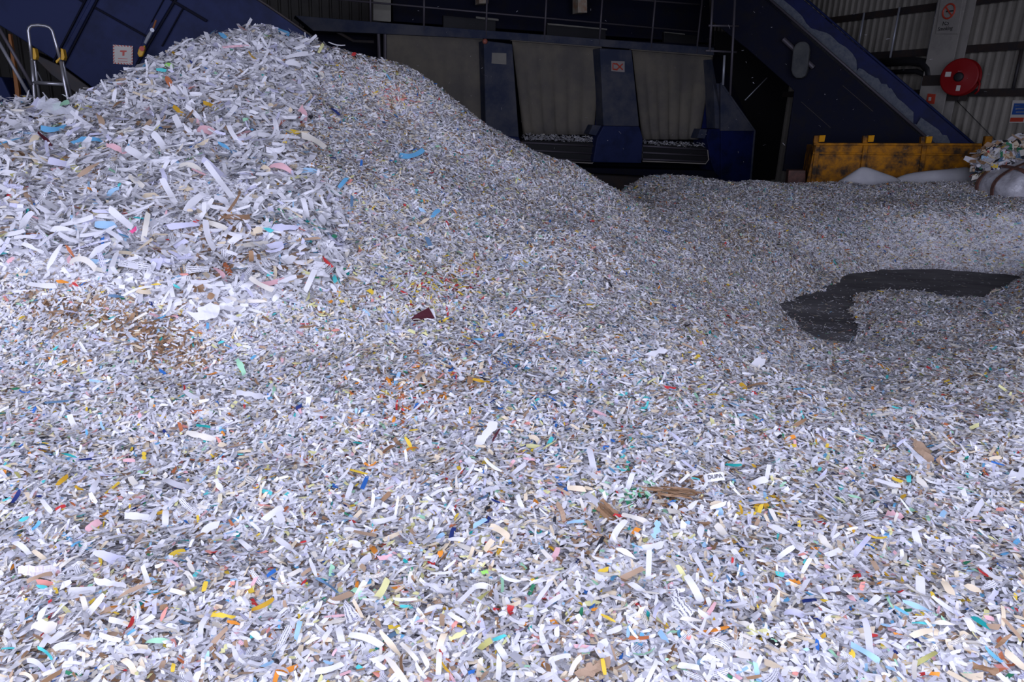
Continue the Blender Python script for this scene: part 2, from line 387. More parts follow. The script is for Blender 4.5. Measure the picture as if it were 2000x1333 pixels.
PAL = {
 'white': (.83, .83, .85), 'soft': (.68, .68, .71), 'grey': (.50, .50, .53), 'ivory': (.80, .76, .66), 'cream': (.82, .70, .50),
 'tan': (.47, .33, .22), 'brown': (.24, .14, .075), 'kraft': (.36, .22, .12), 'yellow': (.82, .58, .06), 'mustard': (.62, .36, .03), 'paleyellow': (.78, .76, .36),
 'olive': (.42, .40, .14), 'orange': (.82, .30, .04), 'terracotta': (.52, .17, .07), 'salmon': (.80, .34, .28), 'pink': (.84, .50, .52), 'hotpink': (.85, .10, .28),
 'red': (.60, .05, .05), 'maroon': (.09, .02, .03), 'lightblue': (.38, .62, .82), 'sky': (.14, .42, .66), 'blue': (.04, .17, .52), 'navy': (.02, .035, .16), 'steel': (.12, .22, .34),
 'teal': (.02, .34, .32), 'turquoise': (.10, .62, .60), 'green': (.04, .24, .12), 'mint': (.42, .76, .50), 'lime': (.35, .75, .15), 'lilac': (.66, .66, .80), 'black': (.03, .03, .035), 'purple': (.16, .06, .22)}
names_ = ['white', 'soft', 'grey', 'ivory', 'cream', 'tan', 'brown', 'kraft', 'yellow', 'paleyellow', 'olive', 'orange', 'terracotta', 'salmon', 'pink', 'red', 'lightblue', 'sky', 'blue', 'navy', 'teal', 'turquoise', 'green', 'mint', 'lilac', 'black', 'steel', 'mustard']
w_ = np.array([52, 17, 5, 10, 6.5, 2.6, .6, 1.0, .55, 1.1, .45, .35, .35, .45, .9, .3, 1.0, .4, .3, .1, .2, .3, .12, .6, 5, .2, .2, .25]); w_ /= w_.sum()
w_coarse = w_.copy(); w_coarse[0] *= 1.7; w_coarse[2:16] *= .4; w_coarse[16:] *= .6; w_coarse[24] *= 3; w_coarse[1] *= .8; w_coarse /= w_coarse.sum()
PALA = np.array([PAL[k] for k in names_])

# places where brown, red, blue or pale yellow scraps gather (as in the photo): px, py, radius px, colours, share
SPOTS = [(110,595,60,('kraft','brown','tan'),.5),(200,600,60,('kraft','tan'),.35),(290,650,45,('kraft','brown'),.55),(340,685,50,('kraft','brown','tan'),.7),(250,625,40,('kraft',),.5),
 (1440,465,45,('kraft','tan','cream'),.3),(800,600,200,('paleyellow','ivory'),.10),(830,560,70,('paleyellow','yellow','red'),.2),(960,700,110,('blue','sky'),.08),(1060,800,90,('blue','steel'),.10),
 (800,760,90,('terracotta','orange'),.10),(900,560,60,('yellow','red'),.1),(1230,800,120,('sky','lightblue','turquoise'),.06),(1240,960,40,('mint','green'),.35),(1150,1040,60,('tan','kraft'),.3),
 (1320,965,60,('kraft','brown'),.4),(1500,990,30,('yellow','mustard'),.4),(1560,780,40,('kraft','tan'),.2),(1880,750,60,('kraft','brown'),.2),(1170,1300,60,('tan','cream'),.5),(900,730,70,('tan','kraft'),.2),
 (460,1150,120,('cream','tan'),.1),(640,560,60,('green','teal'),.05),(560,430,70,('lightblue','turquoise'),.12),(900,1120,260,('ivory','cream','paleyellow'),.10),(1500,1150,300,('cream','ivory'),.06),(460,900,10,('blue',),.8),(300,1145,50,('brown','tan'),.25),(1600,560,120,('cream','tan'),.12),(770,185,45,('cream','salmon'),.3)]

PRESS = None
def make_shreds(mask, dens_f, Lr, Wr, K, sig, lift, wts, name, seed, tz=1.0, extra=None):
    """scatter curled strips over the part of the height field under mask; returns verts, quads, colours, uvs"""
    r = np.random.default_rng(seed)
    area = RES*RES*np.sqrt(1+Gx**2+Gy**2)
    cnt = dens_f*area*mask
    tot = cnt.sum(); N = int(tot)
    flat = (cnt/tot).ravel()
    c = r.choice(len(flat), size=N, p=flat)
    x = GX.ravel()[c]+r.uniform(0, RES, N); y = GY.ravel()[c]+r.uniform(0, RES, N)
    z = smooth_at(Hh, x, y)
    gxx = smooth_at(Gx, x, y); gyy = smooth_at(Gy, x, y)
    return scatter(r, x, y, z, gxx, gyy, Lr, Wr, K, sig, lift, wts)

def scatter(r, x, y, z, gxx, gyy, Lr, Wr, K, sig, lift, wts, spots=True):
    N = len(x)
    nrm = np.stack([-gxx, -gyy, np.ones(N)], 1); nrm += r.normal(0, sig, (N, 3))*np.linalg.norm(nrm, axis=1)[:, None]
    nrm /= np.linalg.norm(nrm, axis=1)[:, None]
    az = r.uniform(0, 2*np.pi, N); t0 = np.stack([np.cos(az), np.sin(az), np.zeros(N)], 1)
    T = t0-nrm*(t0*nrm).sum(1)[:, None]; T /= np.linalg.norm(T, axis=1)[:, None]
    B = np.cross(nrm, T)
    L = np.exp(r.normal(np.log(Lr[0]), Lr[1], N)).clip(Lr[0]*.35, Lr[0]*2.6); Wd = np.exp(r.normal(np.log(Wr[0]), Wr[1], N)).clip(Wr[0]*.4, Wr[0]*2.2); Wd = np.minimum(Wd, L*.7)
    lf = r.uniform(lift[0], lift[1], N)
    if PRESS is not None and spots:          # loose shreds lie pressed down beneath the single scraps
        pr = np.zeros(N, bool)
        for a_, b_, c_ in PRESS:
            k = np.nonzero(np.abs(x-a_) < c_)[0]
            if len(k): pr[k] |= np.hypot(x[k]-a_, y[k]-b_) < c_
        lf = np.where(pr, np.minimum(lf, lift[1]*.1)-lift[1]*.35, lf)
    c0 = np.stack([x, y, z+lf], 1)
    curl = r.normal(0, .75, N)*(r.random(N) < .7)+r.normal(0, .15, N); ip = r.normal(0, .28, N); tw = r.normal(0, .35, N)
    # centreline by integration
    cols = K+1; V = np.zeros((N, cols, 2, 3))
    u = np.linspace(-.5, .5, cols)
    w0 = r.uniform(.35, 1.05, N)**.6; w1 = r.uniform(.35, 1.05, N)**.6; sk0 = r.normal(0, .35, N); sk1 = r.normal(0, .35, N)
    for k in range(cols):
        a = curl*u[k]; b = ip*u[k]
        s_ = L*u[k]
        cx = s_*(1-(a*a)/6-(b*b)/6); cn = -s_*a/2; cb = s_*b/2
        cen = c0+T*cx[:, None]+nrm*cn[:, None]+B*cb[:, None]
        wd = (B-T*b[:, None])*np.cos(tw*u[k])[:, None]+nrm*np.sin(tw*u[k])[:, None]
        wf = np.ones(N)
        if k == 0: wf = w0
        if k == cols-1: wf = w1
        sk = np.zeros(N)
        if k == 0: sk = sk0
        if k == cols-1: sk = sk1
        hw = Wd*.5*wf
        V[:, k, 0] = cen-wd*hw[:, None]-T*(sk*Wd*.6)[:, None]
        V[:, k, 1] = cen+wd*hw[:, None]+T*(sk*Wd*.6)[:, None]
    base = np.arange(N)*cols*2
    Q = np.concatenate([np.stack([base+2*k, base+2*k+1, base+2*k+3, base+2*k+2], 1) for k in range(K)], 0)
    ci = r.choice(len(names_), N, p=wts); C = PALA[ci].copy()
    # patchy tone: noise in place
    pn = vnoise(x, y, 1.7, 31)+.6*vnoise(x, y, 4.5, 32)
    brown = r.random(N) < np.clip((pn-.55)*.18, 0, .25)
    C[brown] = PALA[r.choice([4, 5, 7, 6], brown.sum())]
    if spots:
        sx, sy, _ = project(c0)
        for px, py, rad, cs, pr in SPOTS:
            d2 = ((sx-px)**2+((sy-py)*1.6)**2)/rad**2
            k = r.random(N) < pr*np.exp(-d2*1.3)
            if k.any(): C[k] = np.array([PAL[q] for q in cs])[r.choice(len(cs), k.sum())]
    C *= (1+r.normal(0, .09, N))[:, None]; C = C.clip(.01, .93)
    al = np.where((r.random(N) < .12) & (C.min(1) > .45), .2, 1.)
    C4 = np.concatenate([C, al[:, None]], 1)
    C4 = np.repeat(C4, cols*2, 0)
    us = np.tile(np.stack([np.repeat(np.arange(cols)/K, 2), np.tile([0., 1.], cols)], 1), (N, 1))
    us[:, 0] += np.repeat(r.random(N)*40, cols*2)
    return V.reshape(-1, 3), Q, C4, us

def stuff_object(name, label, cat, parts_, base=None, kind='stuff'):
    Vs, Qs, Cs, Us, mi = [], [], [], [], []; k = 0
    for V, Q, C, U in parts_:
        Vs.append(V); Qs.append(Q+k); Cs.append(C); Us.append(U); mi.append(np.zeros(len(Q), np.int32)); k += len(V)
    if base is not None:
        V, Q = base; Vs.append(V); Qs.append(Q+k); Cs.append(np.ones((len(V), 4))*.5); Us.append(np.zeros((len(V), 2))); mi.append(np.ones(len(Q), np.int32))
    V = np.concatenate(Vs).astype(np.float32); Q = np.concatenate(Qs).astype(np.int32); C = np.concatenate(Cs).astype(np.float32); U = np.concatenate(Us).astype(np.float32); MI = np.concatenate(mi)
    me = D.meshes.new(name); me.vertices.add(len(V)); me.vertices.foreach_set('co', V.ravel())
    me.loops.add(Q.size); me.loops.foreach_set('vertex_index', Q.ravel())
    me.polygons.add(len(Q)); me.polygons.foreach_set('loop_start', np.arange(0, Q.size, 4, dtype=np.int32))
    me.polygons.foreach_set('material_index', MI)
    me.materials.append(PAPER); me.materials.append(UNDER)
    me.update(calc_edges=False)
    a = me.attributes.new('tint', 'BYTE_COLOR', 'POINT'); a.data.foreach_set('color', C.ravel())
    uvl = me.uv_layers.new(name='UVMap'); uvl.data.foreach_set('uv', U[Q.ravel()].ravel())
    me.polygons.foreach_set('use_smooth', np.ones(len(Q), bool))
    o = D.objects.new(name, me); COL.objects.link(o)
    return tag(o, label, cat, kind=kind)

# what the camera (or one a step aside) could see
PX, PY_, PZ = project(np.stack([GX.ravel(), GY.ravel(), Hh.ravel()], 1))
PX = PX.reshape(GX.shape); PY_ = PY_.reshape(GX.shape)
mrg = 700/np.maximum(GY, .8)+150
VIS = (PX > -mrg) & (PX < 2000+mrg) & (PY_ < 1333+200) & (Hh > -.01)
# drop the hidden back slopes
nz = 1/np.sqrt(1+Gx**2+Gy**2); to = np.stack([-GX, -GY, CAMH-Hh], -1); face = (-Gx*to[..., 0]-Gy*to[..., 1]+to[..., 2])*nz/np.linalg.norm(to, axis=-1)
VIS &= face > -.22

# ------------------------------------------------------------------ single scraps that stand out
def scrap_mesh(px, py, L, W, ang, col, shape='strip', bend=0., arch=.15, alpha=1., lift=.018, faceup=.45, off=None):
    P = hit(px, py)
    ppx, ppy, _ = project(P[None]); py = max(py, float(ppy[0])-4)
    g1 = smooth_at(Gx, np.array([P[0]]), np.array([P[1]]))[0]; g2 = smooth_at(Gy, np.array([P[0]]), np.array([P[1]]))[0]
    n = np.array([-g1, -g2, 1.]); n /= np.linalg.norm(n)
    v = CAM-P; dist = np.linalg.norm(v); v /= dist
    n = n*(1-faceup)+v*faceup; n /= np.linalg.norm(n)
    cz = smooth_at(sd, np.array([P[0]]), np.array([P[1]]))[0] > 0
    P = P+n*(.042 if cz else .022)*(lift/.018)+v*.005*dist
    ca, sa = math.cos(math.radians(ang)), math.sin(math.radians(ang))
    nu = max(5, min(12, int(L/6))); nv = 2 if W > 12 else 1
    rr = random.Random(int(px*7+py*13+L))
    us = [i/nu-.5 for i in range(nu+1)]; V = []; UV = []
    ph = rr.uniform(0, 6); e0 = rr.uniform(-.5, .5); e1 = rr.uniform(-.5, .5)
    size = L*dist/F
    for u in us:
        wf = 1.
        if shape == 'taper': wf = 1-abs(u+.05)*1.25
        elif shape == 'round': wf = math.sqrt(max(.06, 1-(2*u)**2*.95))
        elif shape == 'torn': wf = .8+.35*math.sin(u*17+ph)*math.cos(u*31+ph)
        elif shape == 'wedge': wf = .35+.9*(u+.5)
        elif abs(u) > .49: wf = .8
        th = bend*u; 
        cx = L*u*(1-th*th/6); cy = L*u*th/2 + (rr.uniform(-.04, .04)*W if shape != 'strip' else 0)
        for jv in range(nv+1):
            v_ = jv/nv-.5
            lx = cx+math.sin(-th)*v_*W*wf + ((e0 if u < 0 else e1)*v_*W if abs(u) > .49 else 0)
            ly = cy+math.cos(th)*v_*W*wf
            if shape == 'torn': lx += rr.uniform(-.05, .05)*L; ly += rr.uniform(-.08, .08)*W
            sx = px+lx*ca+ly*sa; sy = py-lx*sa+ly*ca
            rd = ray(sx, sy); t = ((P-CAM) @ n)/(rd @ n); q = CAM+rd*t
            if np.linalg.norm(q-P) > size*1.6: q = P+(q-P)/np.linalg.norm(q-P)*size*1.6
            q = q+n*arch*size*(.25-u*u)+n*(.03*size*math.sin(5*u+ph+2*v_))+n*(.10*W*dist/F*math.cos(3*v_+ph)*(.4 if shape == 'torn' else .12))
            V.append(q); UV.append((u+ph, v_+.5))
    Fc = [(i*(nv+1)+j, i*(nv+1)+j+1, (i+1)*(nv+1)+j+1, (i+1)*(nv+1)+j) for i in range(nu) for j in range(nv)]
    return V, Fc, UV, n, P, size, dist
SCR = []
def put_scrap(name, label, cat, row, group=None, mat_=None, thick=.0006, parent=None):
    px, py, L, W, ang, col, shape, bend, arch, alpha = row
    V, Fc, UV, n, P, size, dist = scrap_mesh(px, py, L, W, ang, col, shape, bend, arch, alpha)
    O = P
    SCR.append((P[0], P[1], size*.36+.012))
    me = D.meshes.new(name); me.from_pydata([tuple(q-O) for q in V], [], Fc)
    c = PAL[col] if isinstance(col, str) else col
    a = me.attributes.new('tint', 'BYTE_COLOR', 'POINT'); a.data.foreach_set('color', np.tile([*c, alpha], len(V)).astype(np.float32))
    uvl = me.uv_layers.new(name='UVMap')
    for lp in me.loops: uvl.data[lp.index].uv = UV[lp.vertex_index]
    me.polygons.foreach_set('use_smooth', [True]*len(me.polygons)); me.update()
    o = link(name, me, mat_ or PAPER, parent)
    o.location = Vector(O) if parent is None else Vector(O)-parent.location
    if thick > .001:
        s = o.modifiers.new('thickness', 'SOLIDIFY'); s.thickness = thick; s.offset = 0
        me.polygons.foreach_set('use_smooth', [False]*len(me.polygons))
    if label: tag(o, label, cat, group)
    return o, n, P, dist

R = []   # px,py,L,W,ang,colour,shape,bend,arch,desc
def r(px, py, L, W, ang, col, desc, shape='strip', bend=0., arch=.15, alpha=1., kind='strip'):
    R.append(dict(px=px, py=py, L=L, W=W, ang=ang, col=col, desc=desc, shape=shape, bend=bend, arch=arch, alpha=alpha, kind=kind))
# coarse heap
r(330,160,26,11,-60,'terracotta','short terracotta paper oval','round')
r(350,218,32,8,-42,'mustard','mustard strip slanting down to the right')
r(380,238,24,10,-25,'tan','brown-tan rounded scrap','round')
r(410,205,28,7,-20,'mustard','dull mustard strip')
r(105,254,52,10,4,'sky','teal blue arched strip','strip',-.9)
r(173,273,66,10,6,'sky','long wavy sky blue strip','torn',.5)
r(92,277,54,9,-50,'maroon','long nearly black brown strip','taper',.3)
r(118,197,34,15,20,'mint','crumpled pale mint scrap','torn')
r(65,210,42,13,55,'lilac','white strip standing up on the left shoulder')
r(437,66,24,8,-30,'sky','small light blue scrap','taper')
r(373,75,18,8,62,'mint','small pale green scrap','round')
r(330,128,20,9,-15,'lime','yellow green scrap','round')
r(315,137,20,6,-5,'turquoise','narrow turquoise strip')
r(318,285,64,13,-58,'white','long curved bright white strip','strip',.5)
r(572,123,38,11,-8,'white','white crescent of curled paper','round',1.4,.2)
r(580,108,46,8,10,'white','slim white strip over a crescent')
r(805,305,52,10,12,'sky','vivid blue curled strip','strip',-1.2)
r(515,151,12,9,-50,'teal','small dark teal scrap','round')
r(552,52,28,8,-25,'sky','blue strip lying on the crest','strip',-.5)
r(627,62,20,6,62,'paleyellow','pale yellow stick poking up from the crest')
r(691,95,10,7,20,'red','tiny red scrap on the crest','round')
r(430,355,98,11,-53,'white','longest straight white strip')
r(437,285,26,8,-30,'sky','light blue strip above a twin','taper')
r(457,298,16,8,-20,'steel','dull blue scrap','round')
r(358,441,62,11,6,'lilac','pale lilac strip')
r(383,432,12,6,5,'red','small red mark like scrap','round')
r(425,441,38,10,-20,'ivory','ivory strip with a square end')
r(670,357,26,8,50,'sky','sky blue strip leaning right')
r(705,325,24,5,82,'blue','thin upright blue strip')
r(687,393,22,6,86,'steel','upright steel blue strip')
r(553,416,28,5,-55,'green','thin curled green strip','strip',1.2)
r(503,450,18,14,10,'cream','square cream scrap','torn')
r(655,218,22,4,-38,'navy','thin navy strip')
r(850,416,22,8,45,'sky','bright blue bent strip','strip',.9)
r(825,411,16,7,-30,'lightblue','pale blue scrap','taper')
r(828,433,24,8,32,'cream','peach coloured strip','taper')
r(838,475,27,8,-65,'steel','slate blue strip')
r(653,462,12,8,10,'green','small deep green scrap','round')
r(527,536,14,6,25,'turquoise','small turquoise scrap','round')
r(606,548,48,11,66,'white','white strip sticking up from the lip')
r(236,427,60,13,-40,'white','broad bright white strip')
r(261,450,14,9,35,'hotpink','hot pink scrap','torn')
r(137,491,30,7,-55,'terracotta','terracotta sliver in white paper','taper')
r(227,579,32,7,-6,'steel','steel blue strip in brown scraps','taper')
r(122,551,24,8,-8,'orange','orange sliver at the foot','taper')
r(147,556,14,6,-30,'red','red scrap end','taper')
r(412,579,15,13,30,'kraft','brown dome shaped scrap','round',0,.5)
r(21,508,16,9,40,'pink','pink scrap','torn')
r(75,440,28,5,-8,'olive','olive sliver','taper')
r(305,556,20,4,3,'yellow','thin yellow sliver','taper')
r(345,560,15,6,-30,'turquoise','bright cyan scrap','taper')
r(472,720,44,11,-66,'mint','pale green torn strip','torn',.4)
r(560,268,12,10,70,'orange','small orange scrap','torn')
r(520,330,20,12,-30,'cream','yellowish dull scrap','torn')
r(330,375,60,12,-62,'white','white ribbon among white strips')
r(165,510,60,11,-15,'ivory','ivory loop of paper','strip',1.6,.4)
# slope and middle
r(317,727,17,6,-35,'blue','small blue strip')
r(115,650,38,5,32,'kraft','thin bent brown strip','strip',.4)
r(392,853,64,13,-14,'ivory','long torn ivory scrap','torn')
r(353,837,24,7,-72,'terracotta','upright terracotta strip')
r(430,865,27,7,-57,'salmon','salmon strip','taper')
r(397,833,28,5,-8,'teal','dark teal strip')
r(135,890,32,5,-15,'teal','long thin dark green strip','taper')
r(281,893,20,9,88,'yellow','bent golden yellow scrap','torn')
r(252,900,24,7,0,'pink','flat pink strip')
r(121,940,32,8,42,'mustard','mustard strip rising right')
r(118,992,22,6,22,'red','bright red strip')
r(47,1015,20,8,22,'turquoise','turquoise oval scrap','round')
r(343,1082,40,9,26,'yellow','vivid yellow twisted strip','strip',.4)
r(270,1056,34,8,50,'tan','tan strip rising right')
r(80,1088,40,9,-36,'cream','cream tan strip falling right')
r(213,1090,64,24,-20,'lilac','large lilac paper sheet piece','wedge')
r(160,1155,54,15,5,'white','wide white strip')
r(215,1140,60,16,-8,'white','torn white sheet piece','torn')
r(268,1150,84,7,24,'tan','long thin brown cardboard sliver','taper',.2)
r(323,1013,30,13,89,'white','upright white card strip')
r(268,1010,52,14,-4,'white','crumpled white scrap','torn')
r(350,950,64,10,-14,'grey','curved grey strip','strip',-.7)
r(490,772,56,12,-8,'soft','pale torn strip','torn')
r(457,790,16,7,50,'paleyellow','pale yellow scrap')
r(320,1200,30,9,64,'salmon','salmon pink strip','taper')
r(400,1146,21,9,75,'yellow','golden yellow upright scrap')
r(438,1204,46,10,-6,'yellow','ruffled yellow strip','torn')
r(456,1217,26,9,-14,'orange','orange tapered scrap','taper')
r(307,1253,46,10,5,'mint','mint green strip','round')
r(90,1275,38,6,-40,'turquoise','bent teal edged strip','strip',.8)
r(255,1300,40,13,-50,'cream','cream hook shaped strip','strip',1.3)
r(55,1320,36,7,-30,'cream','folded cream strip','strip',1.4)
r(338,1305,17,8,80,'yellow','small yellow upright scrap')
r(430,1242,42,9,46,'tan','long tan strip')
r(320,1187,16,10,12,'kraft','small kraft cardboard tile','strip',0,.15,1,'card')
r(437,1270,22,10,50,'paleyellow','pale yellow green scrap','torn')
r(85,1225,44,26,-10,'ivory','broad crumpled ivory scrap','torn')
r(95,1315,26,8,20,'white','short white strip')
r(515,1184,50,8,28,'mustard','curved mustard strip','strip',-.7)
r(663,1170,54,13,22,'tan','broad tan strip')
r(682,1196,42,26,-62,'soft','printed sheet with lines of text','wedge',0,.15,.2)
r(699,1190,40,7,-62,'cream','yellowish paper edge')
r(765,1262,72,13,-50,'cream','long pale yellow strip','taper')
r(800,1275,52,9,-48,'ivory','ivory strip')
r(715,1248,70,13,-18,'white','long white strip','strip',.4)
r(553,1252,66,12,66,'white','white strip printed with black text','strip',0,.1,.2)
r(582,1232,38,10,76,'lightblue','pale blue striped strip')
r(935,1172,52,10,40,'olive','olive yellow strip','taper')
r(905,1170,58,10,45,'white','white strip leaning right')
r(857,1300,52,11,87,'white','upright white strip')
r(871,1308,36,6,-52,'mustard','curved mustard sliver','taper',-.7)
r(937,1022,30,9,30,'lightblue','light blue strip')
r(953,1016,14,10,60,'navy','navy blue scrap','torn')
r(883,1045,30,9,75,'navy','dark blue printed strip')
r(860,1048,19,8,36,'lightblue','sky blue strip')
r(802,1065,14,10,85,'yellow','egg yellow rounded scrap','round')
r(860,1082,13,11,60,'orange','orange rounded scrap','round')
r(752,1090,28,12,5,'pink','pink ruffled scrap','torn')
r(750,1018,52,10,12,'white','white strip arching up','strip',-.4)
r(530,1120,22,7,36,'blue','medium blue strip')
r(767,1048,40,8,25,'cream','cream strip')
r(697,1008,28,8,48,'cream','pale buff strip')
r(921,1314,13,10,20,'blue','royal blue diamond scrap','torn')
r(760,1176,22,9,30,'paleyellow','pale lime oval','round')
r(776,1172,22,9,80,'paleyellow','pale lime upright scrap')
r(947,1118,12,9,15,'lime','bright lime green scrap','torn')
r(702,1305,13,9,-30,'turquoise','turquoise square scrap')
r(640,1143,52,5,-35,'steel','thin steel blue strip','strip',.3)
r(612,1112,44,10,-70,'white','white blade shaped strip','taper')
r(648,1115,22,10,80,'mint','mint strip')
r(575,1120,30,9,28,'ivory','ivory strip with a teal edge')
r(598,1118,22,7,35,'tan','tan bent strip')
# centre right
r(1097,1000,40,9,-68,'tan','curved tan card strip','strip',.6,.15,1,'card')
r(1242,1038,16,11,50,'orange','orange square scrap')
r(1083,1018,18,6,85,'black','small black upright strip')
r(1172,1062,30,8,64,'black','black strip leaning right')
r(1227,1052,18,8,88,'black','short black strip')
r(1124,1020,34,6,6,'lightblue','pale cyan strip')
r(1203,1042,66,12,62,'white','bent white ribbon','strip',.7)
r(1267,1106,62,11,88,'white','long upright white strip')
r(1270,1070,52,16,10,'white','torn white cross piece','torn')
r(1246,1150,40,10,-32,'white','white strip')
r(1235,1121,48,11,26,'tan','muted tan strip')
r(1178,1115,20,11,20,'yellow','bright yellow torn scrap','torn')
r(1188,1208,32,7,-28,'yellow','golden strip','taper')
r(1311,983,12,7,35,'blue','small blue scrap')
r(1330,1185,66,30,-56,'white','large white sheet with small print','torn',0,.15,.2)
r(1355,1150,60,14,-60,'white','broad white strip')
r(1160,1308,66,27,24,'tan','large torn tan card','torn',0,.15,1,'card')
r(1179,1303,32,8,-80,'yellow','upright yellow strip')
r(1122,1300,44,10,60,'ivory','ivory bowed strip','strip',.6)
r(1240,1013,54,9,-18,'ivory','ivory strip with faint lines')
r(1172,1208,34,8,84,'white','white spindle','taper')
r(1385,1178,22,9,-70,'white','white square ended strip')
r(1080,1175,40,9,35,'lilac','lilac strip')
r(1060,1160,60,8,55,'lilac','long thin lilac strip')
r(1375,1120,70,8,-65,'soft','pale grey ribbon','strip',.3)
r(1280,690,40,14,22,'white','white folded scrap','torn')
r(1477,713,36,24,44,'white','torn white sheet corner','torn')
r(1541,857,26,8,20,'orange','vivid orange strip')
r(1553,870,22,6,95,'pink','upright pink strip')
r(1862,862,22,7,-40,'terracotta','burnt orange strip')
r(1903,834,20,8,22,'paleyellow','pale yellow strip')
r(1605,806,17,12,50,'lightblue','light blue torn scrap','torn')
r(1560,828,34,7,32,'kraft','brown strip')
r(1452,755,18,8,-40,'mustard','mustard scrap')
r(1474,769,14,6,-40,'red','red orange scrap','taper')
r(1745,1010,34,22,-20,'pink','torn pink scrap','torn')
r(1988,930,36,30,30,'white','big white torn sheet','torn')
r(1955,996,20,7,0,'salmon','salmon strip')
r(1798,1150,48,18,-86,'white','white card strip with a cyan mark')
r(1792,1186,62,10,-20,'lightblue','long light blue strip','taper')
r(1690,1276,66,11,-32,'lightblue','wide pale blue strip')
r(1696,1250,84,13,-82,'lilac','long lilac white strip','strip',.2)
r(1664,1280,19,13,-80,'yellow','bright yellow oval','round')
r(1553,1137,22,9,-12,'orange','orange torn scrap','torn')
r(1960,1253,40,10,42,'kraft','brown card strip','taper',0,.15,1,'card')
r(1806,1288,54,10,30,'olive','olive green strip')
r(1925,1308,54,13,-18,'kraft','dull brown card piece','torn',0,.15,1,'card')
r(1605,1246,20,9,42,'mustard','golden brown scrap','torn')
r(1826,1317,20,9,-8,'orange','pale orange strip','torn')
r(1796,1218,30,4,-3,'turquoise','hair thin teal strip')
r(1710,1107,27,9,-60,'tan','short tan strip')
r(1823,1165,20,8,-62,'yellow','yellow scrap','taper')
r(1982,1290,50,13,-40,'cream','cream strip')
r(1500,1020,34,6,-66,'cream','slim cream strip')
r(1513,1012,40,8,-64,'ivory','slim ivory strip')
r(1484,997,26,8,70,'yellow','golden strip with a blue end')
r(1506,1006,20,10,-80,'steel','slate blue scrap')
r(1440,1085,30,10,-50,'white','white strip with blurred ends')
r(1680,1070,60,11,50,'lilac','long crossing lilac strip')
r(1575,1105,34,9,60,'white','white strip with a turquoise tip')
r(1573,1099,9,9,60,'turquoise','turquoise strip tip')
r(1900,1150,36,12,-20,'cream','curled cream scrap','round')
r(845,620,34,11,-80,'white','white card beside the maroon card')
r(823,618,42,20,18,'maroon','dark maroon torn card','wedge',0,.15,1,'card')
r(947,852,66,20,52,'white','large torn white sheet','torn')
r(969,850,28,5,60,'maroon','dark edge of a torn sheet','torn')
r(1045,857,24,9,-30,'cream','tan curl','strip',1.4,.5)
r(1072,868,30,8,62,'turquoise','teal strip')
r(1038,873,42,7,-4,'paleyellow','pale olive strip')
r(800,868,32,8,-62,'yellow','yellow curved strip','taper',.5)
r(725,570,14,10,-30,'yellow','small amber scrap','torn')
r(777,738,24,7,74,'lightblue','small pale blue strip')
r(828,740,24,7,-70,'cream','small peach strip')
r(918,747,22,11,84,'kraft','brown upright scrap')
r(755,970,24,9,44,'kraft','kraft brown strip')
r(940,745,34,5,-10,'mustard','mustard thin strip','strip',-.3)
r(920,905,26,18,-40,'white','crumpled white knot','torn')
r(1010,920,44,8,40,'soft','pale grey strip')
r(1157,905,60,12,-78,'soft','wide pale strip standing on edge')
r(1100,960,30,5,-30,'tan','thin tan strip')
r(1400,985,30,10,5,'cream','curved cream scrap','round')

KIND = {'strip': ('paper_strip', 'paper strip'), 'card': ('cardboard_scrap', 'cardboard scrap')}
def zone(px, py):
    if py < 120: return 'near the peak of the tall heap'
    if px < 660 and py < 330: return 'on the upper face of the tall coarse heap'
    if px < 660 and py < 520: return 'on the lower face of the tall coarse heap'
    if px < 660 and py < 680: return 'at the foot of the tall coarse heap'
    if py < 520: return 'on the right slope of the tall heap'
    if py < 800 and px < 1400: return 'on the middle slope of fine shreds'
    if px > 1400 and py < 800: return 'in front of the bare floor patch'
    if py < 1000: return 'on the near heap'
    return 'low on the near heap'
used = set()
def unique(lbl, row, others):
    """add the nearest landmark until nobody else carries the label"""
    if lbl not in used and len(lbl.split()) <= 16: used.add(lbl); return lbl
    return None
def rel(a, b):
    dx, dy = a['px']-b['px'], a['py']-b['py']
    if abs(dx) > abs(dy)*1.2: return 'right of' if dx > 0 else 'left of'
    return 'below' if dy > 0 else 'above'
descs = {}
for d in R: descs[d['desc']] = descs.get(d['desc'], 0)+1
for d in R:
    lb = d['desc']+' '+zone(d['px'], d['py'])
    w = lb.split()
    if len(w) > 16: lb = ' '.join(w[:16])
    if lb in used:
        o = min((q for q in R if q is not d), key=lambda q: (q['px']-d['px'])**2+(q['py']-d['py'])**2)
        lb = d['desc']+' '+rel(d, o)+' the '+o['desc']
    used.add(lb); d['label'] = lb
LAND = [d for d in R if descs[d['desc']] == 1 and len(d['desc'].split()) <= 7]
for d in R:
    nm, ct = KIND[d['kind']]
    if d['shape'] in ('torn', 'round') and d['kind'] == 'strip': nm, ct = 'paper_scrap', 'paper scrap'
    o, n, P, dist = put_scrap(nm, d['label'], ct, (d['px'], d['py'], d['L'], d['W'], d['ang'], d['col'], d['shape'], d['bend'], d['arch'], d['alpha']),
                              group='scraps lying on top of the paper heaps', thick=.003 if d['kind'] == 'card' else .0006)
    d['o'] = o
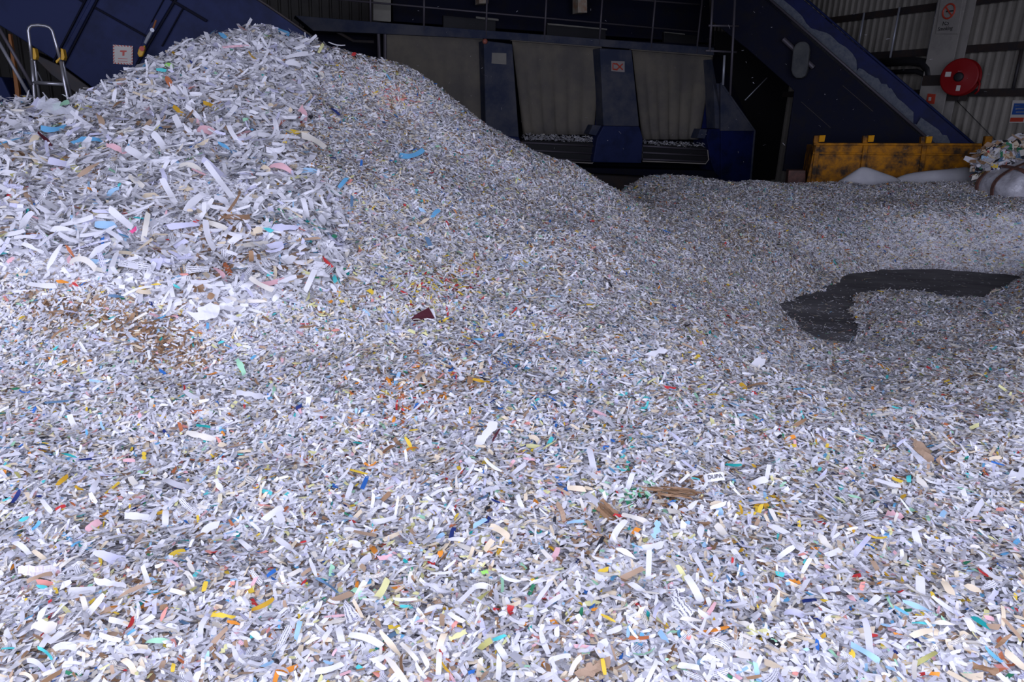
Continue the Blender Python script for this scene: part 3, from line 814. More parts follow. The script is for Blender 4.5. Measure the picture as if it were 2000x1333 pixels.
# the wide strip with capital letters
def lettered(px, py, L, W, ang, s, size_px):
    V, Fc, UV, n, P, size, dist = scrap_mesh(px, py, L, W, ang, 'white', 'strip', 0, 0., 1., lift=.036, faceup=.8)
    SCR.append((P[0], P[1], size*.8)); P = P+(CAM-P)/np.linalg.norm(CAM-P)*.012
    ca, sa = math.cos(math.radians(ang)), math.sin(math.radians(ang)); rd = ray(px+10*ca, py-10*sa)
    X = CAM+rd*(((P-CAM) @ n)/(rd @ n))-P; X /= np.linalg.norm(X); Yv = np.cross(n, X); k_ = dist/F
    V = [P+X*u*L*k_+Yv*v*W*k_*1.3-n*.012*(2*abs(u))**3 for u in (-.58, -.5, -.25, 0, .25, .5, .56) for v in (-.5, .5)]; Fc = [(2*i, 2*i+1, 2*i+3, 2*i+2) for i in range(6)]
    me = D.meshes.new('paper_strip'); me.from_pydata([tuple(q-P) for q in V], [], Fc)
    a = me.attributes.new('tint', 'BYTE_COLOR', 'POINT'); a.data.foreach_set('color', np.tile([*PAL['white'], 1.], len(V)).astype(np.float32))
    me.uv_layers.new(name='UVMap'); o = link('paper_strip', me, PAPER); o.location = Vector(P)
    pass
    ca, sa = math.cos(math.radians(ang)), math.sin(math.radians(ang))
    rd = ray(px+10*ca, py-10*sa); q = CAM+rd*(((P-CAM) @ n)/(rd @ n)); X = q-P; X /= np.linalg.norm(X); Yv = np.cross(n, X)
    cu = D.curves.new('lettering', 'FONT'); cu.body = s; cu.size = size_px*dist/F; cu.align_x = 'CENTER'; cu.align_y = 'CENTER'; cu.extrude = .0002; cu.offset = .0004
    cu.materials.append(SIGNBL); t = D.objects.new('lettering', cu); COL.objects.link(t); t = to_mesh(t); t.parent = o
    Z = n; off = n*.004
    t.matrix_local = Matrix(((X[0], Yv[0], Z[0], off[0]), (X[1], Yv[1], Z[1], off[1]), (X[2], Yv[2], Z[2], off[2]), (0, 0, 0, 1)))
    return o
o = lettered(1394, 936, 32, 12, 30, 'DUPA', 10)
tag(o, 'white strip printed with the black capitals DUPA on the near heap', 'paper strip', 'scraps lying on top of the paper heaps')
# checked paper with red strip, lower left
V, Fc, UV, n, P, size, dist = scrap_mesh(78, 1118, 86, 32, -6, 'soft', 'wedge', 0, .08, 1.)
me = D.meshes.new('paper_sheet'); me.from_pydata([tuple(q-P) for q in V], [], Fc)
uvl = me.uv_layers.new(name='UVMap')
for lp in me.loops: uvl.data[lp.index].uv = UV[lp.vertex_index]
def checked():
    m = D.materials.new('checked_paper'); nt, N, L = nodes(m)
    o = N.new('ShaderNodeOutputMaterial'); b = N.new('ShaderNodeBsdfPrincipled'); b.inputs['Roughness'].default_value = .6; L.new(b.outputs[0], o.inputs[0])
    uv = N.new('ShaderNodeUVMap'); uv.uv_map = 'UVMap'; mp = N.new('ShaderNodeMapping'); mp.inputs['Scale'].default_value = (6, 3, 1); L.new(uv.outputs[0], mp.inputs[0])
    k = N.new('ShaderNodeTexBrick'); k.offset = 0; k.inputs['Scale'].default_value = 1; k.inputs['Mortar Size'].default_value = .035; k.inputs['Brick Width'].default_value = 1; k.inputs['Row Height'].default_value = 1
    k.inputs['Color1'].default_value = (.74, .73, .75, 1); k.inputs['Color2'].default_value = (.72, .66, .67, 1); k.inputs['Mortar'].default_value = (.62, .5, .52, 1)
    L.new(mp.outputs[0], k.inputs['Vector']); L.new(k.outputs['Color'], b.inputs['Base Color']); return m
o = link('paper_sheet', me, checked()); o.location = Vector(P)
tag(o, 'large grey white checked paper sheet under a slim tan strip on the near heap', 'paper sheet')
put_scrap('paper_strip', 'red orange strip below the checked paper sheet on the near heap', 'paper strip', (87, 1139, 32, 10, -8, 'salmon', 'strip', 0, .1, 1.), 'scraps lying on top of the paper heaps')
put_scrap('paper_strip', 'slim tan strip lying across the checked paper sheet', 'paper strip', (78, 1129, 54, 8, 16, 'tan', 'strip', 0, .35, 1.), 'scraps lying on top of the paper heaps')
put_scrap('paper_scrap', 'teal scrap peeping out under the red orange strip', 'paper scrap', (82, 1147, 22, 8, -8, 'turquoise', 'round', 0, .1, 1.), 'scraps lying on top of the paper heaps')
# clear film pieces
for (row, lb) in (((112,216,80,32,-25,'soft','torn',0,.15,1.), 'crumpled clear plastic film on the left shoulder of the tall heap'),
                  ((402,612,54,34,20,'soft','torn',0,.2,1.), 'shiny plastic film scrap at the foot of the tall coarse heap'),
                  ((1790,892,76,14,-50,'soft','wedge',0,.1,1.), 'long clear plastic film strip beside the torn brown corrugated card')):
    o, *_ = put_scrap('plastic_film', lb, 'plastic film', row, mat_=FILM if row[0] != 402 else FILMW)
# torn corrugated card and layered card
def card_stack(px, py, L, W, ang, layers, label, col='kraft', name='cardboard_scrap', spread=.6):
    root = None
    V, Fc, UV, n, P, size, dist = scrap_mesh(px, py, L, W, ang, col, 'torn', .2, .1, 1.)
    root = thing(name, label, 'cardboard scrap'); root.location = Vector(P)
    rr = random.Random(px)
    for k in range(layers):
        dy = (k-(layers-1)/2)*W*spread/layers*1.6; dx = rr.uniform(-.12, .12)*L
        ca, sa = math.cos(math.radians(ang)), math.sin(math.radians(ang))
        q, *_ = put_scrap('card_layer', None, None, (px+dx*ca+dy*sa, py-dx*sa+dy*ca, L*rr.uniform(.65, 1), max(3, W/layers*1.5), ang+rr.uniform(-6, 6),
                          ['kraft', 'brown', 'brown'][k % 3] if col == 'mix' else col, 'torn', rr.uniform(-.3, .3), .1, 1.), parent=root, thick=.003)
    return root
card_stack(1800, 880, 58, 20, -34, 2, 'torn light brown corrugated card right of the near heap', 'tan')
card_stack(1840, 905, 32, 10, -52, 1, 'smaller torn brown card just below the corrugated card', 'tan')
card_stack(1312, 962, 100, 17, -8, 7, 'splayed stack of thin dark brown card layers on the near heap', 'mix')
card_stack(1186, 1000, 50, 24, -46, 4, 'bundle of tan card slivers left of the splayed brown card stack', 'mix')

# further large plain strips, white for the most part
auto = []
rr = random.Random(77)
def far_enough(px, py, dmin): return all((q['px']-px)**2+(q['py']-py)**2 > dmin**2 for q in auto)
cw_ = [('white', 'white', 46), ('lilac', 'lilac white', 12), ('soft', 'pale grey', 12), ('ivory', 'ivory', 9), ('cream', 'cream', 5), ('tan', 'tan', 3), ('lightblue', 'pale blue', 3), ('pink', 'pink', 2), ('paleyellow', 'pale yellow', 2)]
tries = 0
while len(auto) < 112 and tries < 6000:
    tries += 1
    if len(auto) < 46:
        px, py = rr.uniform(15, 640), rr.uniform(215, 560); L, W = rr.uniform(32, 58), rr.uniform(9, 14); dm = 42
    else:
        px, py = rr.uniform(20, 1980), rr.uniform(930, 1310); L, W = rr.uniform(34, 60)*(.7+.3*(py-930)/380), rr.uniform(9, 14); dm = 60
    if px < 640 and py < 560 and not far_enough(px, py, dm): continue
    if not far_enough(px, py, dm) or any((q['px']-px)**2+(q['py']-py)**2 < 24**2 for q in R): continue
    c = rr.choices(cw_, weights=[q[2] for q in cw_])[0]
    sh = rr.choice(['strip', 'strip', 'strip', 'taper', 'torn']); bend = rr.choice([0, 0, .4, -.5, 1.1])
    ang = rr.uniform(-80, 80)
    d = dict(px=px, py=py, L=L, W=W, ang=ang, col=c[0], shape=sh, bend=bend, alpha=.2 if rr.random() < .12 and c[0] == 'white' else 1.)
    shp = 'torn' if sh == 'torn' else 'curled' if abs(bend) > .8 else 'tapered' if sh == 'taper' else 'bowed' if bend else 'straight'
    near_ = sorted(LAND, key=lambda q: (q['px']-px)**2+(q['py']-py)**2)[:5]
    lb = None
    for q in near_:
        t = f"{shp} {c[1]} strip {rel(d, q)} the {q['desc']}"
        if t not in used and len(t.split()) <= 16: lb = t; break
    if lb is None: continue
    used.add(lb); d['label'] = lb; auto.append(d)
for d in auto:
    put_scrap('paper_strip', d['label'], 'paper strip', (d['px'], d['py'], d['L'], d['W'], d['ang'], d['col'], d['shape'], d['bend'], rr.uniform(.05, .3), d['alpha']), 'scraps lying on top of the paper heaps')

# ------------------------------------------------------------------ the heaps themselves
PRESS = np.array(SCR)
COV_NEAR = np.clip(2.9-.16*GY, 1.7, 2.9)
near = GY < 4.2
fine = VIS & ~COARSE & ~BACK
FW, FL = .0098, .0265
a_f = FL*FW*1.15
fineN = make_shreds(fine & near, COV_NEAR/a_f*1.0, (FL, .45), (FW, .3), 3, .25, (-.004, .022), w_, 'n', 21)
fineF = make_shreds(fine & ~near, COV_NEAR/a_f*.72, (FL*1.25, .4), (FW*1.15, .3), 2, .26, (-.004, .024), w_, 'f', 22)
fineL = make_shreds(fine & near, 330., (.048, .35), (.0125, .3), 4, .28, (.008, .034), w_, 'l', 23)
stuff_object('shredded_paper', 'wide heap of fine multicoloured shredded paper covering the floor around the tall coarse white heap', 'shredded paper',
             [fineN, fineF, fineL], heap_mesh(~COARSE & ~BACK))
cw, cl = .0205, .078
cN = make_shreds(VIS & COARSE, 2.7/(cw*cl)*.72, (cl, .45), (cw, .35), 4, .35, (-.01, .06), w_coarse, 'c', 24)
cS = make_shreds(VIS & COARSE, 1.4/(.01*.035)*.5, (.035, .45), (.011, .35), 2, .33, (-.005, .03), w_coarse, 'cs', 25)
stuff_object('shredded_paper', 'tall heap of coarse mostly white shredded paper rising to a peak before the blue inclined housing', 'shredded paper',
             [cN, cS], heap_mesh(COARSE & ~BACK))
bN = make_shreds(VIS & BACK, 1.7/a_f*.62, (FL*1.45, .35), (FW*1.3, .3), 2, .30, (-.004, .028), w_, 'b', 26)
stuff_object('shredded_paper', 'low dim heap of fine shredded paper in front of the yellow steel skip', 'shredded paper', [bN], heap_mesh(BACK))
# sparse scraps on the bare floor
r_ = np.random.default_rng(40); N_ = 14000
qx = r_.uniform(2.2, 6.6, N_); qy = r_.uniform(4.6, 9., N_); hh = smooth_at(Hh, qx, qy)
dn = vnoise(qx, qy, 2.5, 50)*.5+.5
keep = (hh < .01) & (r_.random(N_) < np.clip(1.1-(qy-5)/3.2, .12, 1)*(.35+dn*.8))
qx, qy = qx[keep], qy[keep]; z0 = np.zeros(len(qx))
fl = scatter(r_, qx, qy, z0+.003, z0, z0, (.034, .4), (.0065, .35), 2, .10, (.0, .006), w_, spots=False)
stuff_object('paper_litter', 'thin scatter of tiny paper scraps over the bare dark concrete', 'paper scraps', [fl])

PRESS = None
#@@BACKGROUND@@
# ------------------------------------------------------------------ the shed
RP = at(1878, 150, 15.5)
FWL = Frame(RP, WDIR)                     # right wall: s away, n into the room
O_ = at(1180, 368, 17.0); k_ = CAMH/(CAMH-O_[2]) if O_[2] < CAMH else 1
rO = ray(1180, 368); tO = -CAMH/rO[2]; O_ = CAM+rO*min(tO, 17.2/rO[1])
FM = Frame(O_, MDIR)                      # machine: s to the right, n away

def quad_struct(name, fr, s0, s1, n0, n1, z0, z1, m, label=None):
    b = MB(); b.box(fr, s0, s1, n0, n1, z0, z1); o = b.build(name, m); tag(o, label, None, None, 'structure'); return o
WORLDF = Frame((0, 0), (1, 0, 0))
fl_ = MB(); fl_.box(WORLDF, -16, 22, -9, 34, -.3, 0.0)
tag(fl_.build('floor', floor_material()), 'dark worn concrete floor', None, None, 'structure')

def corrugated(name, fr, s0, s1, z0, z1, m, pitch=.19, depth=.05, sgn=1):
    prof = []; s = s0
    while s < s1:
        for ds, h in ((0, 0), (pitch*.62, 0), (pitch*.72, depth), (pitch*.86, depth), (pitch*.96, 0)): prof.append((s+ds, h*sgn))
        s += pitch
    b = MB(); n = len(prof)
    vs = [fr.P(s, h, z0) for s, h in prof]+[fr.P(s, h, z1) for s, h in prof]
    b.add(vs, [(i, i+1, n+i+1, n+i) for i in range(n-1)])
    o = b.build(name, m); sd_ = o.modifiers.new('thickness', 'SOLIDIFY'); sd_.thickness = .003
    tag(o, None, None, None, 'structure'); return o
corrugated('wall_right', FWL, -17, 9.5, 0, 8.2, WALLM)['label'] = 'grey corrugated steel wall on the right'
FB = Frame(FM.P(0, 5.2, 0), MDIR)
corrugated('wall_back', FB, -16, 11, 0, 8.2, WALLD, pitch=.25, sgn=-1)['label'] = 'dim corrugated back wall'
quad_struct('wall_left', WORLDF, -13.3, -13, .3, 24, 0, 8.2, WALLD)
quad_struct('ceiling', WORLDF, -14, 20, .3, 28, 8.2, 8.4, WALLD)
quad_struct('wall_front', WORLDF, -14, 20, .3, .5, 4.4, 8.4, WALLD)  # unseen lintel, set low so less daylight reaches the back
quad_struct('wall_front_baffle_left', WORLDF, -14, -7, .3, .5, 0, 4.4, WALLD)  # unseen flank, added to narrow the opening and dim the back
quad_struct('wall_front_baffle_right', WORLDF, 8, 20, .3, .5, 0, 4.4, WALLD)  # matching flank out of view, added to cut light on the machine

def girt(name, pa, pb, zpx=None):
    sa, za = FWL.sz(*pa, .1)
    b = MB(); z = za
    b.box(FWL, -16, 9, .036, .16, z-.05, z+.05); b.box(FWL, -16, 9, .14, .17, z-.09, z+.05)
    o = b.build(name, DARKST); tag(o, None, None, None, 'structure'); return o
girt('trim_1', (1900, 2), None); girt('trim_2', (1900, 94), None); girt('trim_3', (1940, 179), None)

# steel column with its signs
def colpoly(n): return [FWL.sz(1832, 8, n), FWL.sz(1885, 8, n), FWL.sz(1838, 238, n), FWL.sz(1797, 238, n)]
cs0 = FWL.sz(1885, 8, .45)[0]; cs1 = FWL.sz(1832, 8, .45)[0]
b = MB(); b.box(FWL, cs0, cs1, .43, .46, 0, 8.2); b.box(FWL, cs0, cs1, .18, .2, 0, 8.2)
o = b.build('column_right', COLW); tag(o, 'white painted steel column beside the red hose reel', None, None, 'structure')
b = MB(); b.box(FWL, (cs0+cs1)/2-.02, (cs0+cs1)/2+.02, .2, .43, 0, 8.2)
w_web = b.build('column_shadow_web', DARKST, o)  # dark colour on the web paints the shadow beside the white column

sg = thing('no_smoking_sign', 'no smoking sign with a red crossed ring high on the white column', 'sign')
sg.location = Vector(FWL.W(1852, 34, .5))
def keep_world(o, p):
    o.parent = p; o.matrix_parent_inverse = Matrix.Translation(-p.location)
def part(b, name, m, p, bevel=0., smooth=False):
    o = b.build(name, m, None, bevel, smooth); keep_world(o, p); return o
def ppanel(name, fr, pts_, n0, th, m, p, bevel=.006):
    b = MB(); b.prism(fr, pp(fr, pts_, n0), n0, n0+th); return part(b, name, m, p, bevel)
b = MB(); b.prism(FWL, pp(FWL, [(1838, -4), (1880, -4), (1869, 66), (1828, 66)], .5), .47, .5); part(b, 'plate', COLW, sg)
sc_, zc_ = FWL.sz(1853, 22, .505)
b = MB(); ring = [FWL.P(sc_+.13*math.cos(t), .505, zc_+.13*math.sin(t)) for t in np.linspace(0, 2*math.pi, 33)]; b.tube(ring, .016, 8, False)
b.tube([FWL.P(sc_+.09, .505, zc_+.09), FWL.P(sc_-.09, .505, zc_-.09)], .014, 8); part(b, 'ring', SIGNR, sg)
b = MB(); b.box(FWL, sc_-.1, sc_+.06, .5, .508, zc_-.012, zc_+.012); part(b, 'cigarette', SIGNBL, sg)
FWT = Frame(FWL.P(0, 0, 0), -WDIR)        # same wall, text reads from inside the room
def wtext(s, px, py, n, size, m, p):
    cu = D.curves.new('lettering', 'FONT'); cu.body = s; cu.size = size; cu.extrude = .001; cu.align_x = 'CENTER'; cu.align_y = 'CENTER'; cu.materials.append(m)
    o = D.objects.new('lettering', cu); COL.objects.link(o); o = to_mesh(o); q = FWL.W(px, py, n)
    X = -WDIR; Z = FWL.n; Y = np.array([0, 0, 1.])
    o.matrix_world = Matrix(((X[0], Y[0], Z[0], q[0]), (X[1], Y[1], Z[1], q[1]), (X[2], Y[2], Z[2], q[2]), (0, 0, 0, 1)))
    if p is not None: keep_world(o, p)
    return o
wtext('No', 1847, 46, .506, .11, SIGNBL, sg); wtext('Smoking', 1846, 56, .506, .10, SIGNBL, sg)

def signboard(name, label, pts_, n, m, extra=()):
    t = thing(name, label, 'sign'); t.location = Vector(FWL.W(*pts_[0], n))
    b = MB(); b.prism(FWL, pp(FWL, pts_, n), n-.012, n); part(b, 'plate', m, t)
    for nm, pts2, m2 in extra:
        b = MB(); b.prism(FWL, pp(FWL, pts2, n+.002), n, n+.004); part(b, nm, m2, t)
    return t
signboard('fire_sign', 'small red sign low on the white column under the hose reel', [(1812, 183), (1827, 184), (1824, 203), (1808, 202)], .48, SIGNR,
          [('pictogram', [(1814, 190), (1819, 190), (1818, 197), (1813, 197)], SIGNW)])
signboard('notice_sign', 'blue and white notice with a red bar at the right edge of the wall', [(1978, 196), (2012, 196), (2006, 240), (1971, 240)], .06, SIGNW,
          [('blue_panel', [(1981, 202), (2010, 202), (2006, 224), (1976, 224)], SIGNB), ('red_bar', [(1974, 230), (2000, 230), (1998, 238), (1972, 238)], SIGNR)] +
          [('text_line', [(1983+k, 206+6*k), (1999+k, 206+6*k), (1998+k, 208+6*k), (1982+k, 208+6*k)], SIGNW) for k in range(3)])

# hose reel
hr = thing('hose_reel', 'red fire hose reel mounted beside the white column', 'hose reel'); hc = FWL.W(1876, 151, .55); hr.location = Vector(hc)
ax = FWL.n*.93-WDIR*.36; ax /= np.linalg.norm(ax)
b = MB(); b.lathe(hc, ax, [(-.10, .0), (-.10, .335), (-.085, .34), (-.07, .335), (-.07, .26), (.05, .26), (.05, .325), (.06, .34), (.075, .335), (.08, .31), (.07, .15), (.08, .12), (.08, 0)], 48); part(b, 'drum', RED, hr, 0, True)
b = MB(); b.lathe(hc, ax, [(.06, .0), (.06, .085), (.11, .085), (.12, .06), (.12, 0)], 24); part(b, 'hub', BLACK, hr, 0, True)
e1 = np.array([0, 0, 1.])-ax*ax[2]; e1 /= np.linalg.norm(e1); e2 = np.cross(e1, ax)
class Loc:                                   # small frame on the reel's face
    pass
def face_quad(cx, cy, w, h, name, m):
    c = hc+ax*.082+e2*cx+e1*cy; b = MB()
    vs = [c+e2*dx+e1*dy+ax*d for d in (0, .006) for dx, dy in ((-w, -h), (w, -h), (w, h), (-w, h))]
    b.add(vs, [(0, 1, 2, 3), (7, 6, 5, 4), (0, 1, 5, 4), (1, 2, 6, 5), (2, 3, 7, 6), (3, 0, 4, 7)]); return part(b, name, m, hr)
sg_ = 1 if (hc+e2) @ XR > hc @ XR else -1
face_quad(-.2*sg_, .05, .05, .045, 'white_label', SIGNW); face_quad(.03*sg_, -.2, .035, .05, 'white_label', SIGNW)
b = MB(); b.tube([hc-ax*.09, hc-ax*.09-FWL.n*.3], .03); part(b, 'bracket', DARKST, hr)
b = MB(); q = hc+e2*.3*sg_; b.tube([q-e1*.02, q+e2*.06*sg_-e1*.12, q+e2*.06*sg_-e1*.24, q+e2*.01*sg_-e1*.30], .018); part(b, 'hose', RED, hr, 0, True)
# dark fittings around the column
b = MB(); b.tube([FWL.W(1700, 124, .4), FWL.W(1780, 119, .4), FWL.W(1803, 123, .4), FWL.W(1815, 136, .4), FWL.W(1818, 158, .4)], .09, 12)
b.tube([FWL.W(1715, 142, .35), FWL.W(1790, 139, .35), FWL.W(1806, 146, .35), FWL.W(1812, 165, .35)], .05, 12)
tag(b.build('cable_duct', BLACK, None, 0, True), 'black cable duct curving down at the white column behind the conveyor', 'duct')
b = MB(); b.box(FWL, FWL.sz(1868, 155, .5)[0], FWL.sz(1806, 155, .5)[0], .46, .56, FWL.sz(1835, 167, .5)[1], FWL.sz(1835, 147, .5)[1])
b.box(FWL, FWL.sz(1868, 180, .5)[0], FWL.sz(1842, 180, .5)[0], .18, .4, FWL.sz(1855, 196, .5)[1], FWL.sz(1855, 170, .5)[1])
tag(b.build('pipe_bracket', DARKST, None, .01), 'dark steel bracket clamped across the white column left of the hose reel', 'bracket')
for a_, b_, lb in (((1688, 25), (1674, 97), 'thin bright steel post left of its twin above the conveyor'), ((1757, 14), (1739, 116), 'tall bright steel post in the middle above the conveyor'), ((1833, 4), (1811, 112), 'bright steel post touching the white column'), ((1805, 144), (1797, 180), 'short bright steel post low beside the white column')):
    b = MB(); p0, p1 = FWL.W(*a_, .3), FWL.W(*b_, .3); b.tube([p0, [p0[0], p0[1], p1[2]]], .024, 8); tag(b.build('steel_post', GALV, None, 0, True), lb, 'post', 'bright steel posts on the right wall')
bar('cable', FWL, (1858, 186), (1945, 275), .1, .006, BLACK); tag(bpy.context.scene.objects['cable'], 'thin black cable hanging down the corrugated wall', 'cable')
bar('drain_pipe', FWL, (1996, 95), (1978, 176), .1, .03, DARKST); tag(bpy.context.scene.objects['drain_pipe'], 'thin dark pipe standing on the wall right of the hose reel', 'pipe')

# ------------------------------------------------------------------ the big machine
mc = thing('sorting_machine', 'huge dark blue machine with grey curtains and upright blue piers at the back', 'machine'); mc.location = Vector(FM.P(0, 0, 0))
def P_(name, pts_, n0, th, m, bevel=.012): return ppanel(name, FM, pts_, n0, th, m, mc, bevel)
P_('rear_body', [(600, 45), (1395, 88), (1470, 250), (1470, 352), (1150, 372), (700, 400)], .8, 2.2, BLUEN)
P_('rear_panel', [(1395, 60), (1600, 80), (1600, 350), (1470, 352), (1395, 352)], 1.2, .3, BLACK)  # added black sheet that paints the gap beside the conveyor dark
P_('deck_beam', [(576, 30), (735, 43), (1395, 93), (1395, 108), (1172, 91), (1000, 78), (745, 66), (612, 60)], -.12, .5, BLUEG)
def curtain(pts_, folds):
    (x0, y0), (x1, y1), (x2, y2), (x3, y3) = pts_
    b = MB(); nu, nvv = folds*6, 10; rr2 = random.Random(int(x0))
    ph = [rr2.uniform(-.4, .4) for _ in range(folds+2)]
    vs = []
    for j in range(nvv+1):
        t = j/nvv
        for i in range(nu+1):
            u = i/nu; xa = x0+(x3-x0)*t; xb = x1+(x2-x1)*t; ya = y0+(y3-y0)*t; yb = y1+(y2-y1)*t
            d = .02+.11*t*abs(math.sin(math.pi*(u*folds+.15*math.sin(3*u+ph[0]))))**.5
            s, z = FM.sz(xa+(xb-xa)*u, ya+(yb-ya)*u, 0); vs.append(FM.P(s, -d, z))
    b.add(vs, [(j*(nu+1)+i, j*(nu+1)+i+1, (j+1)*(nu+1)+i+1, (j+1)*(nu+1)+i) for j in range(nvv) for i in range(nu)])
    o = part(b, 'curtain', CLOTH, mc, 0, True); s_ = o.modifiers.new('thickness', 'SOLIDIFY'); s_.thickness = .01; return o
curtain([(750, 60), (943, 74), (940, 262), (756, 262)], 6)
curtain([(999, 77), (1175, 91), (1158, 263), (1020, 263)], 6)
curtain([(1233, 95), (1392, 108), (1363, 272), (1252, 272)], 6)
for q in ([(752, 57), (943, 71), (943, 77), (752, 63)], [(999, 75), (1175, 89), (1175, 94), (999, 80)], [(1233, 93), (1392, 106), (1392, 111), (1233, 98)]):
    P_('curtain_rail', q, -.1, .1, CLOTH, .004)
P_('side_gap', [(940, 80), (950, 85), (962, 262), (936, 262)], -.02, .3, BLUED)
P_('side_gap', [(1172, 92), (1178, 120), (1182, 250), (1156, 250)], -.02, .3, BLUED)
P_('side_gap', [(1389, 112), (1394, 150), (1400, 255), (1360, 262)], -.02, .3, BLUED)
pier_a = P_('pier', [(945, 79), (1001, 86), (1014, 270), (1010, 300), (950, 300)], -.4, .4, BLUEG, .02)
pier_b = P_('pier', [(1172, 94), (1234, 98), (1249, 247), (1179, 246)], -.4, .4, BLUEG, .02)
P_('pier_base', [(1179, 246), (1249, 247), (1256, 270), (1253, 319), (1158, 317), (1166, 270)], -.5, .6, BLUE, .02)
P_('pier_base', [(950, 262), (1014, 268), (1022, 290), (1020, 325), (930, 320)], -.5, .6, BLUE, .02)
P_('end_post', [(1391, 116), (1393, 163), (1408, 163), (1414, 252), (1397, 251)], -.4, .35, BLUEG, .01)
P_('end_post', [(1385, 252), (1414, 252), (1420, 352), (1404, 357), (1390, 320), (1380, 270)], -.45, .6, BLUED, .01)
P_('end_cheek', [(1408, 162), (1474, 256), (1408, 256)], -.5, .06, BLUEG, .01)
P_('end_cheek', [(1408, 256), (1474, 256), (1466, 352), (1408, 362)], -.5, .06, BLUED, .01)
bb = MB(); bb.tube([FM.W(1408, 162, -.5), FM.W(1474, 256, -.5), FM.W(1466, 352, -.5)], .025); part(bb, 'cheek_rim', BLUEG, mc)
# wear boxes and rollers below the curtains
for (xa, xb, y0a, y0b, y1a, y1b) in ((1018, 1163, 274, 281, 312, 319), (1253, 1384, 281, 289, 315, 320)):
    P_('roller_housing', [(xa, y0a), (xb-3, y0b-2), (xb, y0b+6), (xb, y1b-6), (xb-5, y1b), (xa, y1a)], -.35, .5, BLACK, .03)
    for k in range(3):
        f0 = .12+.38*k
        bb = MB(); bb.tube([FM.W(xa+2, y0a+(y1a-y0a)*f0, -.38), FM.W(xb-4, y0b+(y1b-y0b)*f0, -.38)], .022); part(bb, 'wear_strip', GREYST, mc, 0, True)
    bb = MB(); bb.tube([FM.W(xa+2, y1a, -.4), FM.W(xb-6, y1b, -.4), FM.W(xb, y1b-8, -.4), FM.W(xb-2, y0b+4, -.4)], .014); part(bb, 'paper_edging', mat('scuffed_edge', (.34, .31, .27), .8), mc)
P_('hopper_lip', [(1158, 244), (1180, 246), (1168, 266), (1150, 262)], -.38, .3, BLUEG)
P_('hopper_lip', [(1368, 252), (1396, 254), (1388, 272), (1362, 270)], -.38, .3, BLUEG)
P_('base_beam', [(1020, 322), (1157, 328), (1395, 334), (1408, 345), (1395, 352), (1150, 338), (1020, 334)], -.45, .7, BLUEN, .02)
P_('plinth', [(1000, 336), (1150, 338), (1400, 350), (1400, 372), (1150, 372), (1000, 366)], -.1, .8, DARKST, .02)
# upper works behind the guard rail
P_('upper_cabin', [(765, -40), (1385, -40), (1388, 84), (768, 42)], 1.0, 1.6, BLUEN)
for q, m_ in (([(866, 30), (968, 40), (968, 62), (866, 54)], BLACK), ([(1068, 47), (1183, 58), (1183, 82), (1068, 73)], BLACK), ([(1297, 63), (1362, 70), (1362, 88), (1297, 84)], BLACK),
              ([(930, 32), (974, 37), (974, 41), (930, 36)], CREAM), ([(1070, 45), (1186, 56), (1186, 59), (1070, 49)], CREAM), ([(1298, 62), (1338, 66), (1338, 69), (1298, 65)], CREAM)):
    P_('hatch' if m_ is BLACK else 'hatch_lintel', q, .9, .09 if m_ is BLACK else .05, m_, .004)
P_('cream_panel', [(729, -30), (764, -30), (764, 43), (729, 40)], .6, .1, CREAM)
# corner notices on the piers
for q, s_ in (([(961, 103), (989, 104), (989, 126), (960, 124)], 0), ([(1194, 119), (1220, 120), (1220, 141), (1194, 139)], 1)):
    sgn = ppanel('warning_sign', FM, q, -.405, .006, mat('faded_sign', (.34, .30, .28), .7) if s_ else CREAM, mc, 0); 
    if s_:
        sgn['label'] = 'warning sign with a red cross pictogram'
        (xa, ya), (xb, yb) = q[0], q[2]
        bb = MB()
        for a_, b_ in (((xa+10, ya+5), (xb-4, yb-5)), ((xb-4, ya+6), (xa+10, yb-4)), ((xa+3, ya+5), (xa+10, ya+6)), ((xa+3, yb-6), (xa+10, yb-5)), ((xa+3, ya+5), (xa+3, yb-6))):
            bb.tube([FM.W(*a_, -.415), FM.W(*b_, -.415)], .014, 6)
        o = bb.build('pictogram', SIGNR); o.parent = sgn
# guard rail on the deck
gr = thing('guard_rail', 'thin grey guard rail along the top of the blue machine', 'guard rail'); gr.location = Vector(FM.W(950, 70, -.1))
def gpost(a_, b_, n=-.1, rr_=.022, nm='post'):
    p0, p1 = FM.W(*a_, n), FM.W(*b_, n); b = MB(); b.tube([[p1[0], p1[1], p0[2]+.2], p1], rr_, 8); return part(b, nm, GREYST, gr, 0, True)
for a_, b_ in (((725, -20), (724, 44)), ((829, -20), (828, 60)), ((951, -20), (949, 73)), ((1066, -20), (1063, 80)), ((1174, -10), (1170, 88)), ((1280, -10), (1271, 96)), ((1363, 5), (1360, 104))): gpost(a_, b_)
b = MB(); b.tube([FM.W(640, -3, -.1), FM.W(1362, 62, -.1)], .018, 8); part(b, 'rail', GREYST, gr, 0, True)
b = MB(); b.tube([FM.W(1100, -12, -.1), FM.W(1366, 9, -.1)], .018, 8); part(b, 'rail', GREYST, gr, 0, True)
FA = Frame(at(1425, 150, 15.2), MDIR)
al = thing('access_ladder', 'dim steel ladder frame right of the curtained machine', 'ladder'); al.location = Vector(FA.W(1425, 184, 0))
for a_, b_ in (((1436, -10), (1426, 186)), ((1415, 108), (1412, 166)), ((1392, 0), (1386, 100))):
    b = MB(); b.tube([FA.W(*a_, 0), FA.W(*b_, 0)], .024, 8); part(b, 'stile', GREYST if a_[1] < 100 else GALV, al, 0, True)
for a_, b_ in (((1384, 50), (1442, 51)), ((1378, 99), (1438, 102))):
    b = MB(); b.tube([FA.W(*a_, 0), FA.W(*b_, 0)], .02, 8); part(b, 'rung', GREYST, al, 0, True)
